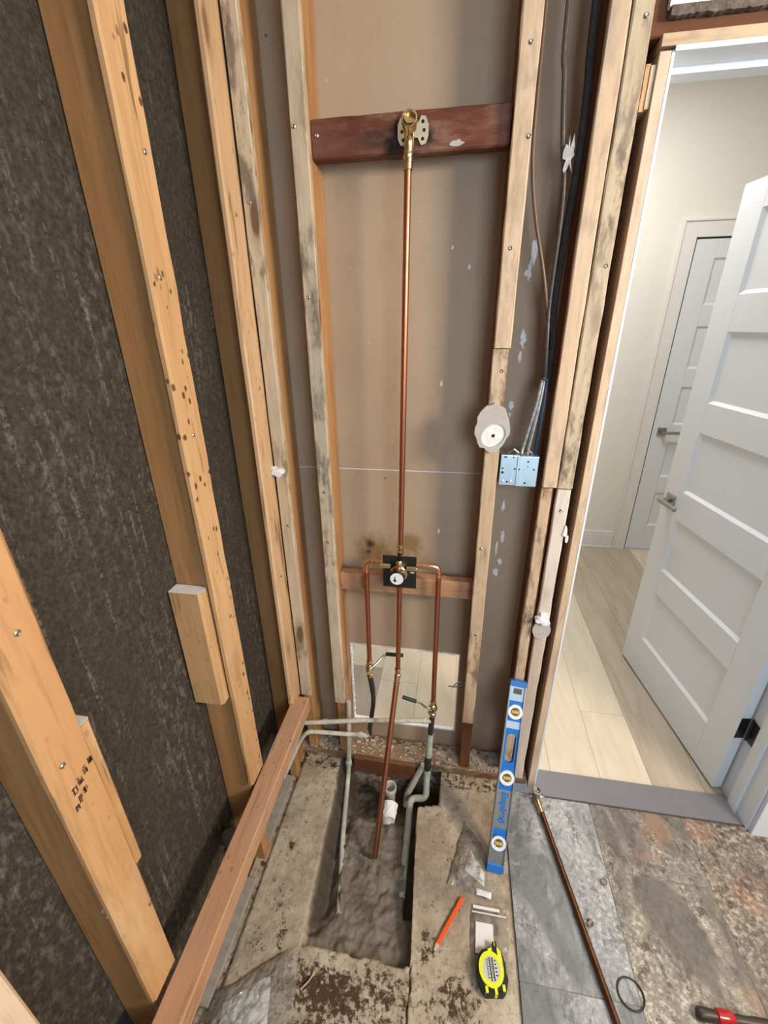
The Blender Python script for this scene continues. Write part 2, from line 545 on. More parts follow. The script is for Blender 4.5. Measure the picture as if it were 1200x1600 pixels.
class MB:
    def __init__(self):
        self.bm = bmesh.new()

    def box(self, x0, x1, y0, y1, z0, z1, bev=0.):
        g = bmesh.ops.create_cube(self.bm, size=1, matrix=Matrix.LocRotScale(((x0 + x1) / 2, (y0 + y1) / 2, (z0 + z1) / 2), None, (x1 - x0, y1 - y0, z1 - z0)))
        if bev:
            es = list({e for v in g['verts'] for e in v.link_edges})
            bmesh.ops.bevel(self.bm, geom=es, offset=bev, segments=2, affect='EDGES', profile=.5)
        return self

    def lathe(self, prof, origin=(0, 0, 0), axis=(0, 0, 1), seg=20):
        q = Vector(axis).normalized().to_track_quat('Z', 'Y').to_matrix()
        o = Vector(origin)
        rings = []
        for r, h in prof:
            if r < 1e-6:
                rings.append([self.bm.verts.new(o + q @ Vector((0, 0, h)))])
            else:
                rings.append([self.bm.verts.new(o + q @ Vector((r * math.cos(a * 2 * math.pi / seg), r * math.sin(a * 2 * math.pi / seg), h))) for a in range(seg)])
        for a, b in zip(rings, rings[1:]):
            for i in range(seg):
                j = (i + 1) % seg
                if len(a) == 1 and len(b) == 1:
                    continue
                if len(a) == 1:
                    self.bm.faces.new((a[0], b[i], b[j]))
                elif len(b) == 1:
                    self.bm.faces.new((a[i], a[j], b[0]))
                else:
                    self.bm.faces.new((a[i], a[j], b[j], b[i]))
        return self

    def tube(self, pts, r, seg=12, cap=True, hollow=0.):
        pts = [Vector(p) for p in pts]
        rad = r if isinstance(r, (list, tuple)) else [r] * len(pts)
        t0 = (pts[1] - pts[0]).normalized()
        nrm = t0.orthogonal().normalized()
        rings = []
        for i, p in enumerate(pts):
            if i == 0:
                t = t0
            elif i == len(pts) - 1:
                t = (pts[-1] - pts[-2]).normalized()
            else:
                t = ((pts[i + 1] - p).normalized() + (p - pts[i - 1]).normalized()).normalized()
            nrm = (nrm - t * nrm.dot(t)).normalized()
            bn = t.cross(nrm)
            rings.append([self.bm.verts.new(p + rad[i] * (math.cos(a * 2 * math.pi / seg) * nrm + math.sin(a * 2 * math.pi / seg) * bn)) for a in range(seg)])
        for a, b in zip(rings, rings[1:]):
            for i in range(seg):
                j = (i + 1) % seg
                self.bm.faces.new((a[i], a[j], b[j], b[i]))
        if cap:
            self.bm.faces.new(rings[0][::-1])
            if not hollow:
                self.bm.faces.new(rings[-1])
            else:
                p, t = pts[-1], (pts[-1] - pts[-2]).normalized()
                inn = [self.bm.verts.new(p + (v.co - p) * hollow) for v in rings[-1]]
                deep = [self.bm.verts.new(v.co - t * .04) for v in inn]
                for i in range(seg):
                    j = (i + 1) % seg
                    self.bm.faces.new((rings[-1][i], rings[-1][j], inn[j], inn[i]))
                    self.bm.faces.new((inn[i], inn[j], deep[j], deep[i]))
                self.bm.faces.new(deep)
        return self

    def prism(self, poly, z0, z1, mat=None):
        """A polygon in xy, extruded z0..z1, optionally moved by a matrix."""
        mat = mat or Matrix()
        a = [self.bm.verts.new(mat @ Vector((x, y, z0))) for x, y in poly]
        b = [self.bm.verts.new(mat @ Vector((x, y, z1))) for x, y in poly]
        n = len(poly)
        for i in range(n):
            j = (i + 1) % n
            self.bm.faces.new((a[i], a[j], b[j], b[i]))
        self.bm.faces.new(a[::-1])
        self.bm.faces.new(b)
        return self

    def ring_prism(self, outer, inner, z0, z1, mat=None):
        mat = mat or Matrix()
        L = [[self.bm.verts.new(mat @ Vector((x, y, z))) for x, y in P] for P in (outer, inner) for z in (z0, z1)]
        n = len(outer)
        for i in range(n):
            j = (i + 1) % n
            self.bm.faces.new((L[0][i], L[0][j], L[1][j], L[1][i]))
            self.bm.faces.new((L[2][i], L[3][i], L[3][j], L[2][j]))
            self.bm.faces.new((L[1][i], L[1][j], L[3][j], L[3][i]))
            self.bm.faces.new((L[0][i], L[2][i], L[2][j], L[0][j]))
        return self

    def obj(self, name, m, parent=None, loc=(0, 0, 0), rot=(0, 0, 0), smooth=False, label=None):
        o = add(name, mesh_from(self.bm, name), m, parent, loc, rot, False, label)
        if smooth:
            for p in o.data.polygons:
                p.use_smooth = True
            try:
                o.data.set_sharp_from_angle(angle=math.radians(38))
            except Exception:
                pass
        return o


def fillet(pts, r, n=5):
    """Round the corners of a polyline."""
    pts = [Vector(p) for p in pts]
    out = [pts[0]]
    for a, p, b in zip(pts, pts[1:], pts[2:]):
        u, v = (a - p), (b - p)
        k = min(r, u.length * .45, v.length * .45)
        s, e = p + u.normalized() * k, p + v.normalized() * k
        for i in range(n + 1):
            t = i / n
            out.append(s.lerp(p, t).lerp(p.lerp(e, t), t))
    out.append(pts[-1])
    return out


def spline(pts, n=8):
    """Catmull-Rom through the points."""
    P = [Vector(p) for p in pts]
    P = [2 * P[0] - P[1]] + P + [2 * P[-1] - P[-2]]
    out = []
    for i in range(1, len(P) - 2):
        for k in range(n):
            t = k / n
            a, b, c, d = P[i - 1:i + 3]
            out.append(.5 * ((2 * b) + (c - a) * t + (2 * a - 5 * b + 4 * c - d) * t * t + (3 * b - a - 3 * c + d) * t ** 3))
    out.append(P[-2])
    return out


def mesh_simple(verts, faces, name):
    me = bpy.data.meshes.new(name)
    me.from_pydata(verts, [], faces)
    me.update()
    return me


def blob_poly(rx, ry, n, rough, seed):
    return [((1 + rough * jit(i, 3, seed)) * rx * math.cos(2 * math.pi * i / n), (1 + rough * jit(i, 3, seed)) * ry * math.sin(2 * math.pi * i / n)) for i in range(n)]


def text_mesh(body, size, extrude, shear=0.):
    cu = bpy.data.curves.new('lettering', 'FONT')
    cu.body, cu.size, cu.extrude, cu.shear = body, size, extrude, shear
    cu.align_x, cu.align_y = 'CENTER', 'CENTER'
    cu.offset = size * .036
    o = bpy.data.objects.new('lettering', cu)
    COL.objects.link(o)
    dg = bpy.context.evaluated_depsgraph_get()
    me = bpy.data.meshes.new_from_object(o.evaluated_get(dg))
    me.materials.clear()
    bpy.data.objects.remove(o)
    return me


FACE_Y = Matrix(((1, 0, 0, 0), (0, 0, -1, 0), (0, 1, 0, 0), (0, 0, 0, 1)))      # local xy -> world xz, local +z -> world -y

# ---------------------------------------------------------------- floors
XT = .252                     # where the tiles begin


def build_slab():
    xs, x = [], -.70
    while x < XT - .003:
        xs.append(x)
        x += .0016 if -.066 < x < -.030 else .0048
    xs.append(XT - .003)
    ys = [-.35 + .0062 * i for i in range(int(1.665 / .0062) + 1)]
    V, mud, dirt, wet_dark = [], [], [], []

    def sm(a, b, t):
        t = max(0., min(1., (t - a) / (b - a)))
        return t * t * (3 - 2 * t)

    def blob(x, y, cx, cy, rx, ry):
        q = ((x - cx) / rx) ** 2 + ((y - cy) / ry) ** 2
        return math.exp(-q)
    for y in ys:
        wob = .006 * noise.noise(Vector((1.3, y * 14, .4))) + .003 * noise.noise(Vector((7.3, y * 60, .4)))
        xl = -.402 + (1.17 - y) * .062 + wob
        xr = -.047 - max(0, (y - .61)) * .055 + wob * .3
        if y > 1.045:
            xr = -.072 + sm(1.045, 1.075, y) * .085
        crack = -.047 + .006 * noise.noise(Vector((y * 22, 3.1, 0))) + .003 * noise.noise(Vector((y * 70, 9.1, 0))) + (.61 - y) * .02
        for x in xs:
            p = Vector((x, y, 0))
            h = .0022 * noise.noise(p * 9) + .0013 * noise.noise(p * 37)
            yf = .605 + .005 * noise.noise(Vector((x * 17, .2, 5)))
            m = d = w = 0.
            ins = min((x - xl) / .012, (xr - x) / .004, (y - yf) / .006)
            if ins > 0 and y < 1.215:
                zb = -.052 - .028 * sm(.6, .85, y) - .035 * sm(.085, .03, x - xl) * sm(.68, .74, y) - .02 * sm(.85, 1.0, y) - .075 * sm(1.02, 1.1, y)
                lump = .014 * noise.noise(p * 13) + .022 * max(0, abs(noise.noise(p * 21)) - .12) + .009 * abs(noise.noise(p * 47)) + .003 * noise.noise(p * 95)
                wall = -.006 - 2.3 * (x - xl) + .02 * abs(noise.noise(p * 19)) if y > .66 else -.03 - 4 * (x - xl)
                zz = max(zb + lump, wall + .004 * noise.noise(p * 28))
                if .74 < y < 1.05 and x > xr - .03:
                    zz = min(zz, -.17)
                br = abs((y - .915) + (x + .325) * .35)
                if -.325 < x < -.2 and y > .8:
                    zz = max(zz, zb + .03 - br * 2.2)
                if .70 < y < .97:
                    pxx = -.331 + (.93 - y) * .205
                    pz = -.080 + (.93 - y) * .083
                    zz = max(zz, pz + .013 * sm(.95, .84, y) - 1.1 * abs(x - pxx - .006) + .012 * noise.noise(p * 40))
                h = h + (zz - h) * min(1, ins * 3)
                m = min(1, ins)
            elif y >= 1.215:
                h = -.06
                d = .5
            if y < yf and abs(x - crack) < .004 and y > .3:
                h -= .013 * (1 - abs(x - crack) / .004)
                d = max(d, .75 * (1 - abs(x - crack) / .004))
            if x < -.545:
                h -= .012 * sm(-.545, -.56, x)
                d = max(d, .35)
            if x < -.60:
                h = -.03
                d = max(d, .9)  # dark void beside the slab, its shade put into the floor colour
            d = max(d, .80 * blob(x, y, -.27, .52, .17, .07), .62 * blob(x, y, -.12, .54, .12, .07), .75 * blob(x, y, -.20, .42, .25, .09),
                    .5 * blob(x, y, -.475, .70, .025, .05), .52 * blob(x, y, -.43, .62, .02, .07), .55 * blob(x, y, -.5, .585, .03, .03), .62 * blob(x, y, .08, .55, .09, .07), .6 * blob(x, y, -.005, .655, .03, .05), .5 * blob(x, y, .15, .70, .03, .04),
                    .45 * blob(x, y, .02, .64, .04, .03), .35 * blob(x, y, .1, 1.12, .06, .03), .55 * blob(x, y, -.49, .845, .02, .03))
            if m > .3:
                d = max(.28 * blob(x, y, -.2, .625, .03, .02), .3 * blob(x, y, -.33, .74, .015, .05))
            wt = 0.
            if m > .3:
                wt = max(.9 * sm(.075, .03, x - xl) if y > .64 else 0., .95 * sm(1.04, 1.10, y), .5 * sm(.03, .0, xr - x))  # darkens the trench mud by its left wall, right edge and back end
            w = wt if m > .3 else max(.9 * blob(x, y, .04, .80, .15, .055), .5 * blob(x, y, .2, 1.0, .05, .1), .5 * blob(x, y, .12, .82, .09, .06), .35 * blob(x, y, -.36, .93, .05, .16), .35 * blob(x, y, .07, 1.09, .12, .04))
            if y > 1.14:
                d = max(d, .45)
            V.append((x, y, h))
            mud.append(m)
            dirt.append(d)
            wet_dark.append(w)
    nx, ny = len(xs), len(ys)
    Fc = [(j * nx + i, j * nx + i + 1, (j + 1) * nx + i + 1, (j + 1) * nx + i) for j in range(ny - 1) for i in range(nx - 1)]
    me = mesh_simple(V, Fc, 'mortar')
    for n, dat in (('mud', mud), ('dirt', dirt), ('wet_dark', wet_dark)):
        a = me.attributes.new(n, 'FLOAT', 'POINT')
        a.data.foreach_set('value', dat)
    return me


floor = thing('floor', 'bathroom floor, bare mortar with an open trench and slate tiles beside it', 'floor', (0, 0, 0), kind='structure')
add('mortar_bed', build_slab(), M['concrete'], floor, smooth=True)
MB().box(XT - .003, 1.9, -.9, 1.165, -.03, -.002).box(-.7, XT, -.9, -.34, -.03, -.002).box(-.7, 1.9, -.9, 1.3, -.30, -.26).obj('underlay', M['concrete'], floor)


MB().box(XT + .002, 1.49, -.6, 1.15, -.0015, .0068).obj('grout', plain('grey_grout', (.30, .28, .255), .9, var=.4, scale=30), floor)


def tile_mesh(w, l, seed):
    bm = bmesh.new()
    nx, ny = 4, 8
    g = [[bm.verts.new((w * i / nx, l * j / ny, .0085 + .0006 * jit(i, j, seed))) for i in range(nx + 1)] for j in range(ny + 1)]
    for j in range(ny):
        for i in range(nx):
            bm.faces.new((g[j][i], g[j][i + 1], g[j + 1][i + 1], g[j + 1][i]))
    rim = [g[0][i] for i in range(nx + 1)] + [g[j][nx] for j in range(1, ny + 1)] + [g[ny][i] for i in range(nx - 1, -1, -1)] + [g[j][0] for j in range(ny - 1, 0, -1)]
    low = [bm.verts.new((v.co.x, v.co.y, -.001)) for v in rim]
    for i in range(len(rim)):
        j = (i + 1) % len(rim)
        bm.faces.new((rim[i], low[i], low[j], rim[j]))
    return mesh_from(bm, 'tile')


g_ = .003
for k, (cx0, cx1, seams, mt) in enumerate((
        (XT, .560, (1.156, .620, .010, -.6), ('slate_blue', 'slate_blue', 'slate_blue')),
        (.563, .871, (1.156, .933, .323, -.287), ('slate_tan', 'slate_tan', 'slate_blue')),
        (.874, 1.182, (1.156, .62, .01, -.6), ('slate_brown', 'slate_brown', 'slate_tan')),
        (1.185, 1.493, (1.10, .933, .323, -.287), ('slate_brown', 'slate_brown', 'slate_tan')))):
    for q in range(3):
        y1, y0 = seams[q], seams[q + 1] + g_
        add('tile', tile_mesh(cx1 - cx0, y1 - y0, k * 5 + q), M[mt[q]], floor, (cx0, y0, 0), smooth=False)
for ya, yb in ((.44, .735), (.842, 1.09)):
    beam('edge_strip', M['board_grey'], -.603, -.566, ya, yb, -.012, .004, floor, label='grey cement strip along the left edge', wob=.0025, seg=18)

hall_floor = thing('floor', 'hall floor of pale vinyl planks beyond the doorway', 'floor', (0, 0, 0), kind='structure')
MB().box(-1.6, 2.4, 1.24, 3.3, -.03, -.004).obj('subfloor', M['plank_taupe'], hall_floor)
PW = .19
for i in range(-8, 9):
    x0 = .827 + (i - 1) * PW if i <= 1 else .827 + (i - 1) * PW
    mk = {1: 'plank_taupe', 0: 'plank_cream', 2: 'plank_taupe', -6: 'plank_grey'}.get(i, ['plank_taupe', 'plank_cream', 'plank_cream'][i % 3])
    if i < 0 and i != -6:
        mk = 'plank_cream'
    cut = {0: 1.60, 1: 2.95, -6: 1.73, 2: 2.3}.get(i, 1.5 + (i * .61) % 1.6)
    for (a, b, second) in ((1.24, cut - .0008, False), (cut + .0008, 3.3, True)):
        m2 = mk
        if second and i == -6:
            m2 = 'plank_cream'
        if x0 > 2.3 or x0 + PW < -1.5:
            continue
        pl = MB().box(0, PW - .0012, 0, b - a, -.004, 0)
        pl.obj('plank', M[m2], hall_floor, (x0, a, 0))

# ---------------------------------------------------------------- back wall sheets, far wall, ceilings
YB = 1.297
wb = thing('wall_back', 'back wall of the stripped bay, brown drywall paper seen from inside', 'wall', (0, YB, 0), kind='structure')
MB().box(-.70, .345, YB, YB + .013, 1.2345, 2.95).obj('drywall_sheet', M['drywall'], wb, (0, 0, 0))
CX0, CX1, CZ0, CZ1 = -.364, .060, .125, .525
MB().box(-.70, CX0, YB, YB + .013, 0, 1.2305).box(CX1, .345, YB, YB + .013, 0, 1.2305).box(CX0, CX1, YB, YB + .013, CZ1, 1.2305) \
    .box(CX0, CX1, YB, YB + .013, 0, CZ0).obj('drywall_sheet', M['drywall'], wb)
MB().box(-.66, .335, YB - .0006, YB + .006, 1.2312, 1.2338).obj('sheet_edge', M['paper_white'], wb, label='pale seam between the two drywall sheets')
cm = MB()
rr = random.Random(3)
for i in range(44):                                    # chewed gypsum along the cut-out
    x = CX0 + (CX1 - CX0) * i / 44
    cm.box(x, x + .0098, YB - .0015 * rr.random(), YB + .013, CZ1 - .004 - .004 * rr.random(), CZ1 + .001)
for i in range(40):
    z = CZ0 + (CZ1 - CZ0) * i / 40
    cm.box(CX0 - .001, CX0 + .004 + .004 * rr.random(), YB, YB + .013, z, z + .0102)
    cm.box(CX1 - .003 - .002 * rr.random(), CX1 + .001, YB + .001, YB + .013, z, z + .0102)
cm.box(CX0, CX1, YB - .001, YB + .013, CZ0 - .003, CZ0 + .004)
cm.obj('cut_edge', M['plaster'], wb, label='chewed white gypsum edge of the rectangular hole')
for i, (x, z, rx, rz) in enumerate(((.168, 1.815, .009, .030), (.160, 1.775, .008, .022), (.163, 1.615, .008, .022), (.160, 1.572, .005, .016), (.150, 1.44, .007, .013), (.148, 1.415, .004, .006), (.158, 1.13, .005, .018), (.165, 1.02, .006, .02),
                                     (.15, .98, .004, .025), (.165, .93, .007, .012), (.155, .89, .009, .016), (-.04, 1.03, .004, .008), (-.02, .80, .004, .006), (-.05, 1.50, .004, .008), (-.035, 1.835, .003, .005), (.01, 1.79, .003, .006))):
    bm_ = MB().prism(blob_poly(rx * .9, rz, 23, .8, i + .7), 0, .0012, Matrix.Translation((0, 0, 0)) @ FACE_Y)
    bm_.obj('plaster_smear', M['plaster'], wb, (x, YB - .0002, z))
wl = thing('wall_left', 'left wall backer board, rough dark grey brown sheet behind the studs', 'wall', (-.653, 0, 0), kind='structure')
MB().box(-.666, -.653, -.9, 1.31, -.05, 2.95).obj('backer_board', M['panel'], wl)
wf = thing('wall_far', 'plain off white hall wall at the far end', 'wall', (0, 3.3, 0), kind='structure')
MB().box(-1.6, 1.356, 3.30, 3.4, 0, 2.95).box(2.103, 2.4, 3.30, 3.4, 0, 2.95).box(1.356, 2.103, 3.30, 3.4, 2.108, 2.95).box(1.356, 2.103, 3.38, 3.4, 0, 2.108).obj('plasterboard', M['hall_wall'], wf)
whl = thing('wall_hall_left', 'left hall wall, off white', 'wall', (-1.6, 2, 0), kind='structure')
MB().box(-1.7, -1.6, 1.31, 3.4, 0, 2.95).obj('plasterboard', M['hall_wall'], whl)
whr = thing('wall_hall_right', 'right hall wall, off white', 'wall', (2.4, 2, 0), kind='structure')
MB().box(2.4, 2.5, 1.31, 3.4, 0, 2.95).obj('plasterboard', M['hall_wall'], whr)
wbr = thing('wall_right', 'white bathroom wall right of the doorway', 'wall', (1.2, 1.15, 0), kind='structure')
MB().box(1.12, 1.9, 1.148, 1.31, 0, 2.13).obj('plasterboard', M['hall_wall'], wbr)
wbs = thing('wall_bathroom_right', 'white side wall of the bathroom', 'wall', (1.9, 0, 0), kind='structure')
MB().box(1.9, 2.0, .1, 1.31, 0, 2.95).obj('plasterboard', M['hall_wall'], wbs)
wah = thing('wall_above_door', 'white drywall with a torn lower edge above the doorway', 'wall', (.7, 1.185, 2.2), kind='structure')
MB().box(.348, 1.9, 1.184, 1.197, 2.192, 2.95).obj('drywall_sheet', M['white_paint'], wah)
MB().box(-.70, .345, 1.3101, 1.3121, 2.9, 2.95).box(.345, 1.9, 1.297, 1.31, 2.18, 2.95).obj('plasterboard', M['hall_wall'], wah)
low = []
for i in range(121):
    x = .352 + i * .0062
    low.append((x, 2.180 - .004 * abs(jit(i, 2, 3.3)) - .005 * abs(jit(i * .2, 5, 1.3)) + (.0 if x < .6 else .004)))
MB().prism([(.352, 2.1925), (.352 + 120 * .0062, 2.1925)][::-1] + low, -1.196, -1.1815, Matrix(((1, 0, 0, 0), (0, 0, -1, 0), (0, 1, 0, 0), (0, 0, 0, 1)))).obj('torn_edge', M['torn'], wah, label='torn grey gypsum edge')
beam('header', M['stud_dark'], .325, 1.88, 1.199, 1.29, 2.156, 2.30, wah, label='dark brown header beam')
ceil = thing('ceiling', 'plain white ceiling', 'ceiling', (0, 0, 2.95), kind='structure')
MB().box(-1.7, 2.5, -.9, 3.4, 2.95, 3.0).obj('ceiling_board', M['ceiling'], ceil)

# ---------------------------------------------------------------- left wall timbers
scr = MB().lathe([(0, 0), (.0042, 0), (.0046, .001), (.003, .0022), (.0014, .0016), (0, .0012)], axis=(0, -1, 0), seg=10)
SCREW = mesh_from(scr.bm, 'screw')
SCREW.materials.append(M['nickel'])


def screw(parent, x, y, z, rot=(0, 0, 0)):
    o = add('screw', SCREW, None, parent, (x, y, z), rot)
    return o


RZX = (0, 0, math.pi / 2)        # screw facing +X
XS = -.563                       # front of the old studs, strips end at -.544
left_studs = (
    ('brown stud under a pine strip with a black grade stamp, nearest on the left', .335, .373, .326, .398, .392, 'pine_stamped'),
    ('old brown stud with a pitted pine strip, in the middle of the left wall', .800, .838, .785, .860, .392, 'pine'),
    ('old brown stud with a clean pine strip, last on the left wall before the corner', 1.168, 1.206, 1.112, 1.198, .345, 'pine_clean'))
LS = []
for i, (lab, a, b, s0, s1, zb, mt) in enumerate(left_studs):
    t = thing('wall_stud', lab, 'stud', (-.61, a, 0))
    beam('stud', M['stud_brown'], -.652, XS - .001, a, b, -.02, 2.90, t, wob=.001, label='old brown stud behind the strip')
    st = beam('furring_strip', M[mt], XS, -.544, s0, s1, zb, 2.90, t, bevel=.005, seg=30, wob=.0012, wane=.004 if i < 2 else .001, label='lighter pine furring strip')
    LS.append((t, st))
for (i, y, z) in ((1, .80, 2.15), (1, .835, 1.93), (1, .81, 1.74), (1, .83, .98), (1, .82, 1.45), (2, 1.15, 1.9), (2, 1.16, 1.5), (2, 1.15, .9), (0, .365, 1.30), (0, .39, .62), (0, .35, 1.07)):
    screw(LS[i][1], -.5438, y, z, RZX)
MB().tube([(-.577, .356, .755), (-.577, .333, .700)], .0012, 5).tube([(-.566, .337, .70), (-.57, .331, .69)], .001, 5).obj('splinter', M['pine_pale'], LS[0][0])
# grade stamp: rows of blurred ink marks, printed on the nearest strip
sb = MB()
rr = random.Random(5)
for (zc, n) in ((1.005, 4), (.975, 3)):
    for k in range(n):
        y0 = .347 + (k * .012 if zc > 1 else k * .010 - .006)
        z0 = zc + k * .007
        for q in range(11):
            if rr.random() < .5:
                yy, zz = y0 + rr.uniform(0, .008), z0 + rr.uniform(0, .003)
                sb.box(0, .0005, yy, yy + .0012, zz, zz + rr.uniform(.005, .012))
            else:
                yy, zz = y0 + rr.uniform(-.001, .003), z0 + rr.uniform(0, .014)
                sb.box(0, .0005, yy, yy + rr.uniform(.003, .008), zz, zz + .0011)
sb.obj('grade_stamp', M['ink'], LS[0][1], (-.5440, 0, 0), label='black ink grade stamp')

blk = thing('blocking', 'short pine block with a white painted top, nailed beside the middle left stud', 'wood block', (-.61, .78, .74))
beam('block', M['pine_block'], -.652, -.566, .760, .799, .742, 1.086, blk, bevel=.007)
MB().prism([(-.649, .763), (-.570, .763), (-.566, .780), (-.568, .796), (-.649, .797)], 1.0862, 1.0868).obj('painted_end', M['plaster'], blk, label='white painted end grain')
blk2 = thing('blocking', 'pine block peeping out behind the stamped strip, white paint on its top', 'wood block', (-.61, .41, .70))
beam('block', M['pine_stamped'], -.652, -.566, .400, .430, .705, 1.075, blk2, bevel=.006)
MB().prism([(-.649, .402), (-.568, .402), (-.568, .428), (-.649, .428)], 1.0752, 1.0758).obj('painted_end', M['plaster'], blk2, label='white painted end grain')
pb = thing('pine_board', 'pale yellow pine board at the lower left corner, nearest the camera', 'board', (-.58, .15, 0))
beam('board', M['pine_pale'], -.61, -.545, .152, .192, -.02, .93, pb, bevel=.004)

# ledger board with its legs
led = thing('ledger_board', 'reddish brown ledger board running low along the left wall studs', 'board', (-.51, .7, .34))
lb = beam_mesh(.062, .062, 1.10, bevel=.003, seg=20, wob=.0008)
add('board', lb, M['ledger'], led, (-.5405, .05, .371), (-math.pi / 2, 0, math.radians(.75)))
for (x0, x1, y0, y1) in ((-.598, -.563, .80, .838), (-.585, -.552, 1.095, 1.13)):
    beam('leg', M['stud_orange'], x0, x1, y0, y1, -.02, .309, led)

cap_ = thing('pipe_stub', 'round dark pipe cap low behind the ledger board', 'pipe stub', (-.61, .73, .1))
MB().lathe([(.02, -.09), (.02, 0), (.024, .002), (.026, .01), (.024, .02), (.018, .026), (.008, .03), (0, .0305)], (-.612, .72, .24), (.35, -.5, .75)).tube([(-.62, .735, .16), (-.622, .75, -.02)], .018).obj('cap', plain('dark_grey_cap', (.13, .115, .10), .5), cap_, smooth=True)

# ---------------------------------------------------------------- back wall timbers
YF = 1.185


def back_stud(lab, x0, x1, z0, mstud, strips, y0=1.2045, x0s=None, x1s=None):
    t = thing('wall_stud', lab, 'stud', ((x0 + x1) / 2, YB, 0))
    beam('stud', M[mstud], x0s if x0s is not None else x0 + .002, x1s if x1s is not None else x1 - .001, y0, YB - .001, .042, 2.90, t, wob=.0008, label='old stud behind the strip')
    for (a, b, c, d, m) in strips:
        st = beam('furring_strip', M[m], a, b, YF, y0 - .0005, c, d, t, bevel=.0025, seg=26, wob=.0016, wane=.0015, label='paler furring strip')
    return t, st


s0, st0 = back_stud('corner stud of the back wall with a weathered strip, right of the clean pine strip', -.540, -.500, .34, 'stud_orange', ((-.5385, -.500, .345, 2.90, 'pine_grey'),))
s1, st1 = back_stud('weathered grey stud left of the upright copper shower pipe', -.405, -.365, .04, 'stud_orange', ((-.405, -.3655, .326, 2.90, 'pine_grey'),))
s2, st2 = back_stud('stud right of the copper pipe, carrying the torn round plaster patch', .080, .122, .04, 'stud_dark', ((.0815, .1225, 1.599, 2.90, 'pine_pale'), (.0785, .119, .305, 1.597, 'pine_mould')))
s3, st3 = back_stud('left stud of the pair beside the doorway, right of the junction box', .243, .283, .04, 'stud_dark', ((.2435, .2815, 1.237, 2.90, 'pine_pale'), (.241, .272, .10, 1.234, 'pine_mould')), x0s=.246, x1s=.282)
s4, st4 = back_stud('right stud of the pair beside the doorway, with white plaster lower down', .284, .325, .04, 'stud_dark', ((.2845, .3235, 1.236, 2.90, 'pine_grey'), (.2845, .3215, .05, 1.232, 'pine_white')), x0s=.284, x1s=.322)
for st, x, z in ((st2, .104, 2.164), (st2, .117, 2.016), (st2, .100, 1.814), (st2, .106, 1.545), (st2, .093, 1.032), (st4, .313, 1.772), (st4, .310, 2.183), (st1, -.396, 2.066), (st1, -.391, 1.722), (st1, -.386, 1.19), (st1, -.385, 1.02), (st0, -.515, 1.07), (st0, -.52, 1.93), (st2, .101, .71), (st4, .303, 1.17)):
    screw(st, x, YF - .0005, z)
nb = MB()
nb.tube([(.081, 1.20, .473), (.045, 1.19, .468), (.020, 1.186, .472)], .0022, 6).tube([(.081, 1.205, .49), (.05, 1.19, .486), (.036, 1.18, .478)], .002, 6)
nb.obj('bent_nail', M['cable_black'], s2)
# splinters of torn paper on the right-hand strip
MB().prism(blob_poly(.006, .02, 9, .6, 2.2), 0, .003, FACE_Y).prism(blob_poly(.004, .012, 9, .6, 4.2), 0, .004, Matrix.Translation((.006, 0, -.022)) @ FACE_Y).obj('paper_tear', M['paper_white'], s4, (.324, YF, 1.105))

bp = thing('bottom_plate', 'dirty bottom plate on the floor under the back wall studs', 'board', (0, 1.24, 0))
beam('plate', M['plate'], -.65, .340, 1.196, YB - .002, .002, .040, bp, seg=30, wob=.002)
rr = random.Random(11)
deb = MB()
for i in range(760):
    x = rr.choice((rr.uniform(-.36, .07), rr.uniform(-.53, -.41), rr.uniform(.125, .235)))
    y = rr.uniform(1.20, 1.285)
    s_ = rr.uniform(.0012, .0045) if rr.random() < .93 else rr.uniform(.005, .010)
    deb.box(x - s_, x + s_, y - s_ * .7, y + s_ * .7, .0398, .0405 + s_ * rr.uniform(.4, 1.2))
dd = deb.obj('plaster_crumbs', plain('crumbs', (.50, .44, .36), .9, var=.4, scale=60), bp, label='plaster crumbs on the plate')
dd['kind'] = 'stuff'
kb = thing('kick_board', 'brown board face at the back end of the trench', 'board', (-.15, 1.19, 0))
beam('board', M['stud_dark'], -.340, -.090, 1.180, 1.195, -.045, .036, kb, wob=.0015)

ub = thing('blocking', 'dark reddish brown block holding the shower elbow, high between the studs', 'wood block', (-.14, 1.22, 2.05))
beam('block', M['redwood'], -.364, .080, 1.212, 1.250, 2.010, 2.086, ub, bevel=.004, seg=16, wob=.0012)
MB().prism(blob_poly(.014, .006, 11, .6, 2.7), 0, .001, FACE_Y).obj('paint_chip', M['paper_grey'], ub, (-.035, 1.2118, 2.022))
screw(ub, -.352, 1.2117, 2.055)
lb_ = thing('blocking', 'pinkish pine block low behind the shower valve', 'wood block', (-.14, 1.24, .85))
beam('block', M['ledger'], -.364, .078, 1.226, 1.264, .817, .882, lb_, bevel=.003)

# plaster patch, plaster lumps
pp = thing('plaster_patch', 'torn round piece of grey drywall with a white crater on the stud', 'drywall scrap', (.094, 1.18, 1.40))
outer = blob_poly(.045, .064, 28, .16, 4.4)
inner = [(.004 + .031 * math.cos(2 * math.pi * i / 28), -.019 + .031 * math.sin(2 * math.pi * i / 28) + .006 * math.cos(2 * math.pi * i / 28)) for i in range(28)]
MB().ring_prism(outer, inner, .0005, .012, FACE_Y).obj('drywall_ring', M['paper_grey'], pp, (.094, YF, 1.400))
MB().prism([(x * .995, y * .995) for x, y in inner], .0006, .0085, FACE_Y).obj('plaster_core', M['plaster'], pp, (.094, YF, 1.400), label='white plaster core')
MB().lathe([(.0045, 0), (.0045, .001), (0, .0012)], (.098, YF - .0086, 1.380), (0, -1, 0), 12).obj('nail_hole', M['black'], pp)
pg = thing('plaster_patch', 'grey round drywall scrap with white plaster above it, low on the right stud', 'drywall scrap', (.30, 1.18, .77))
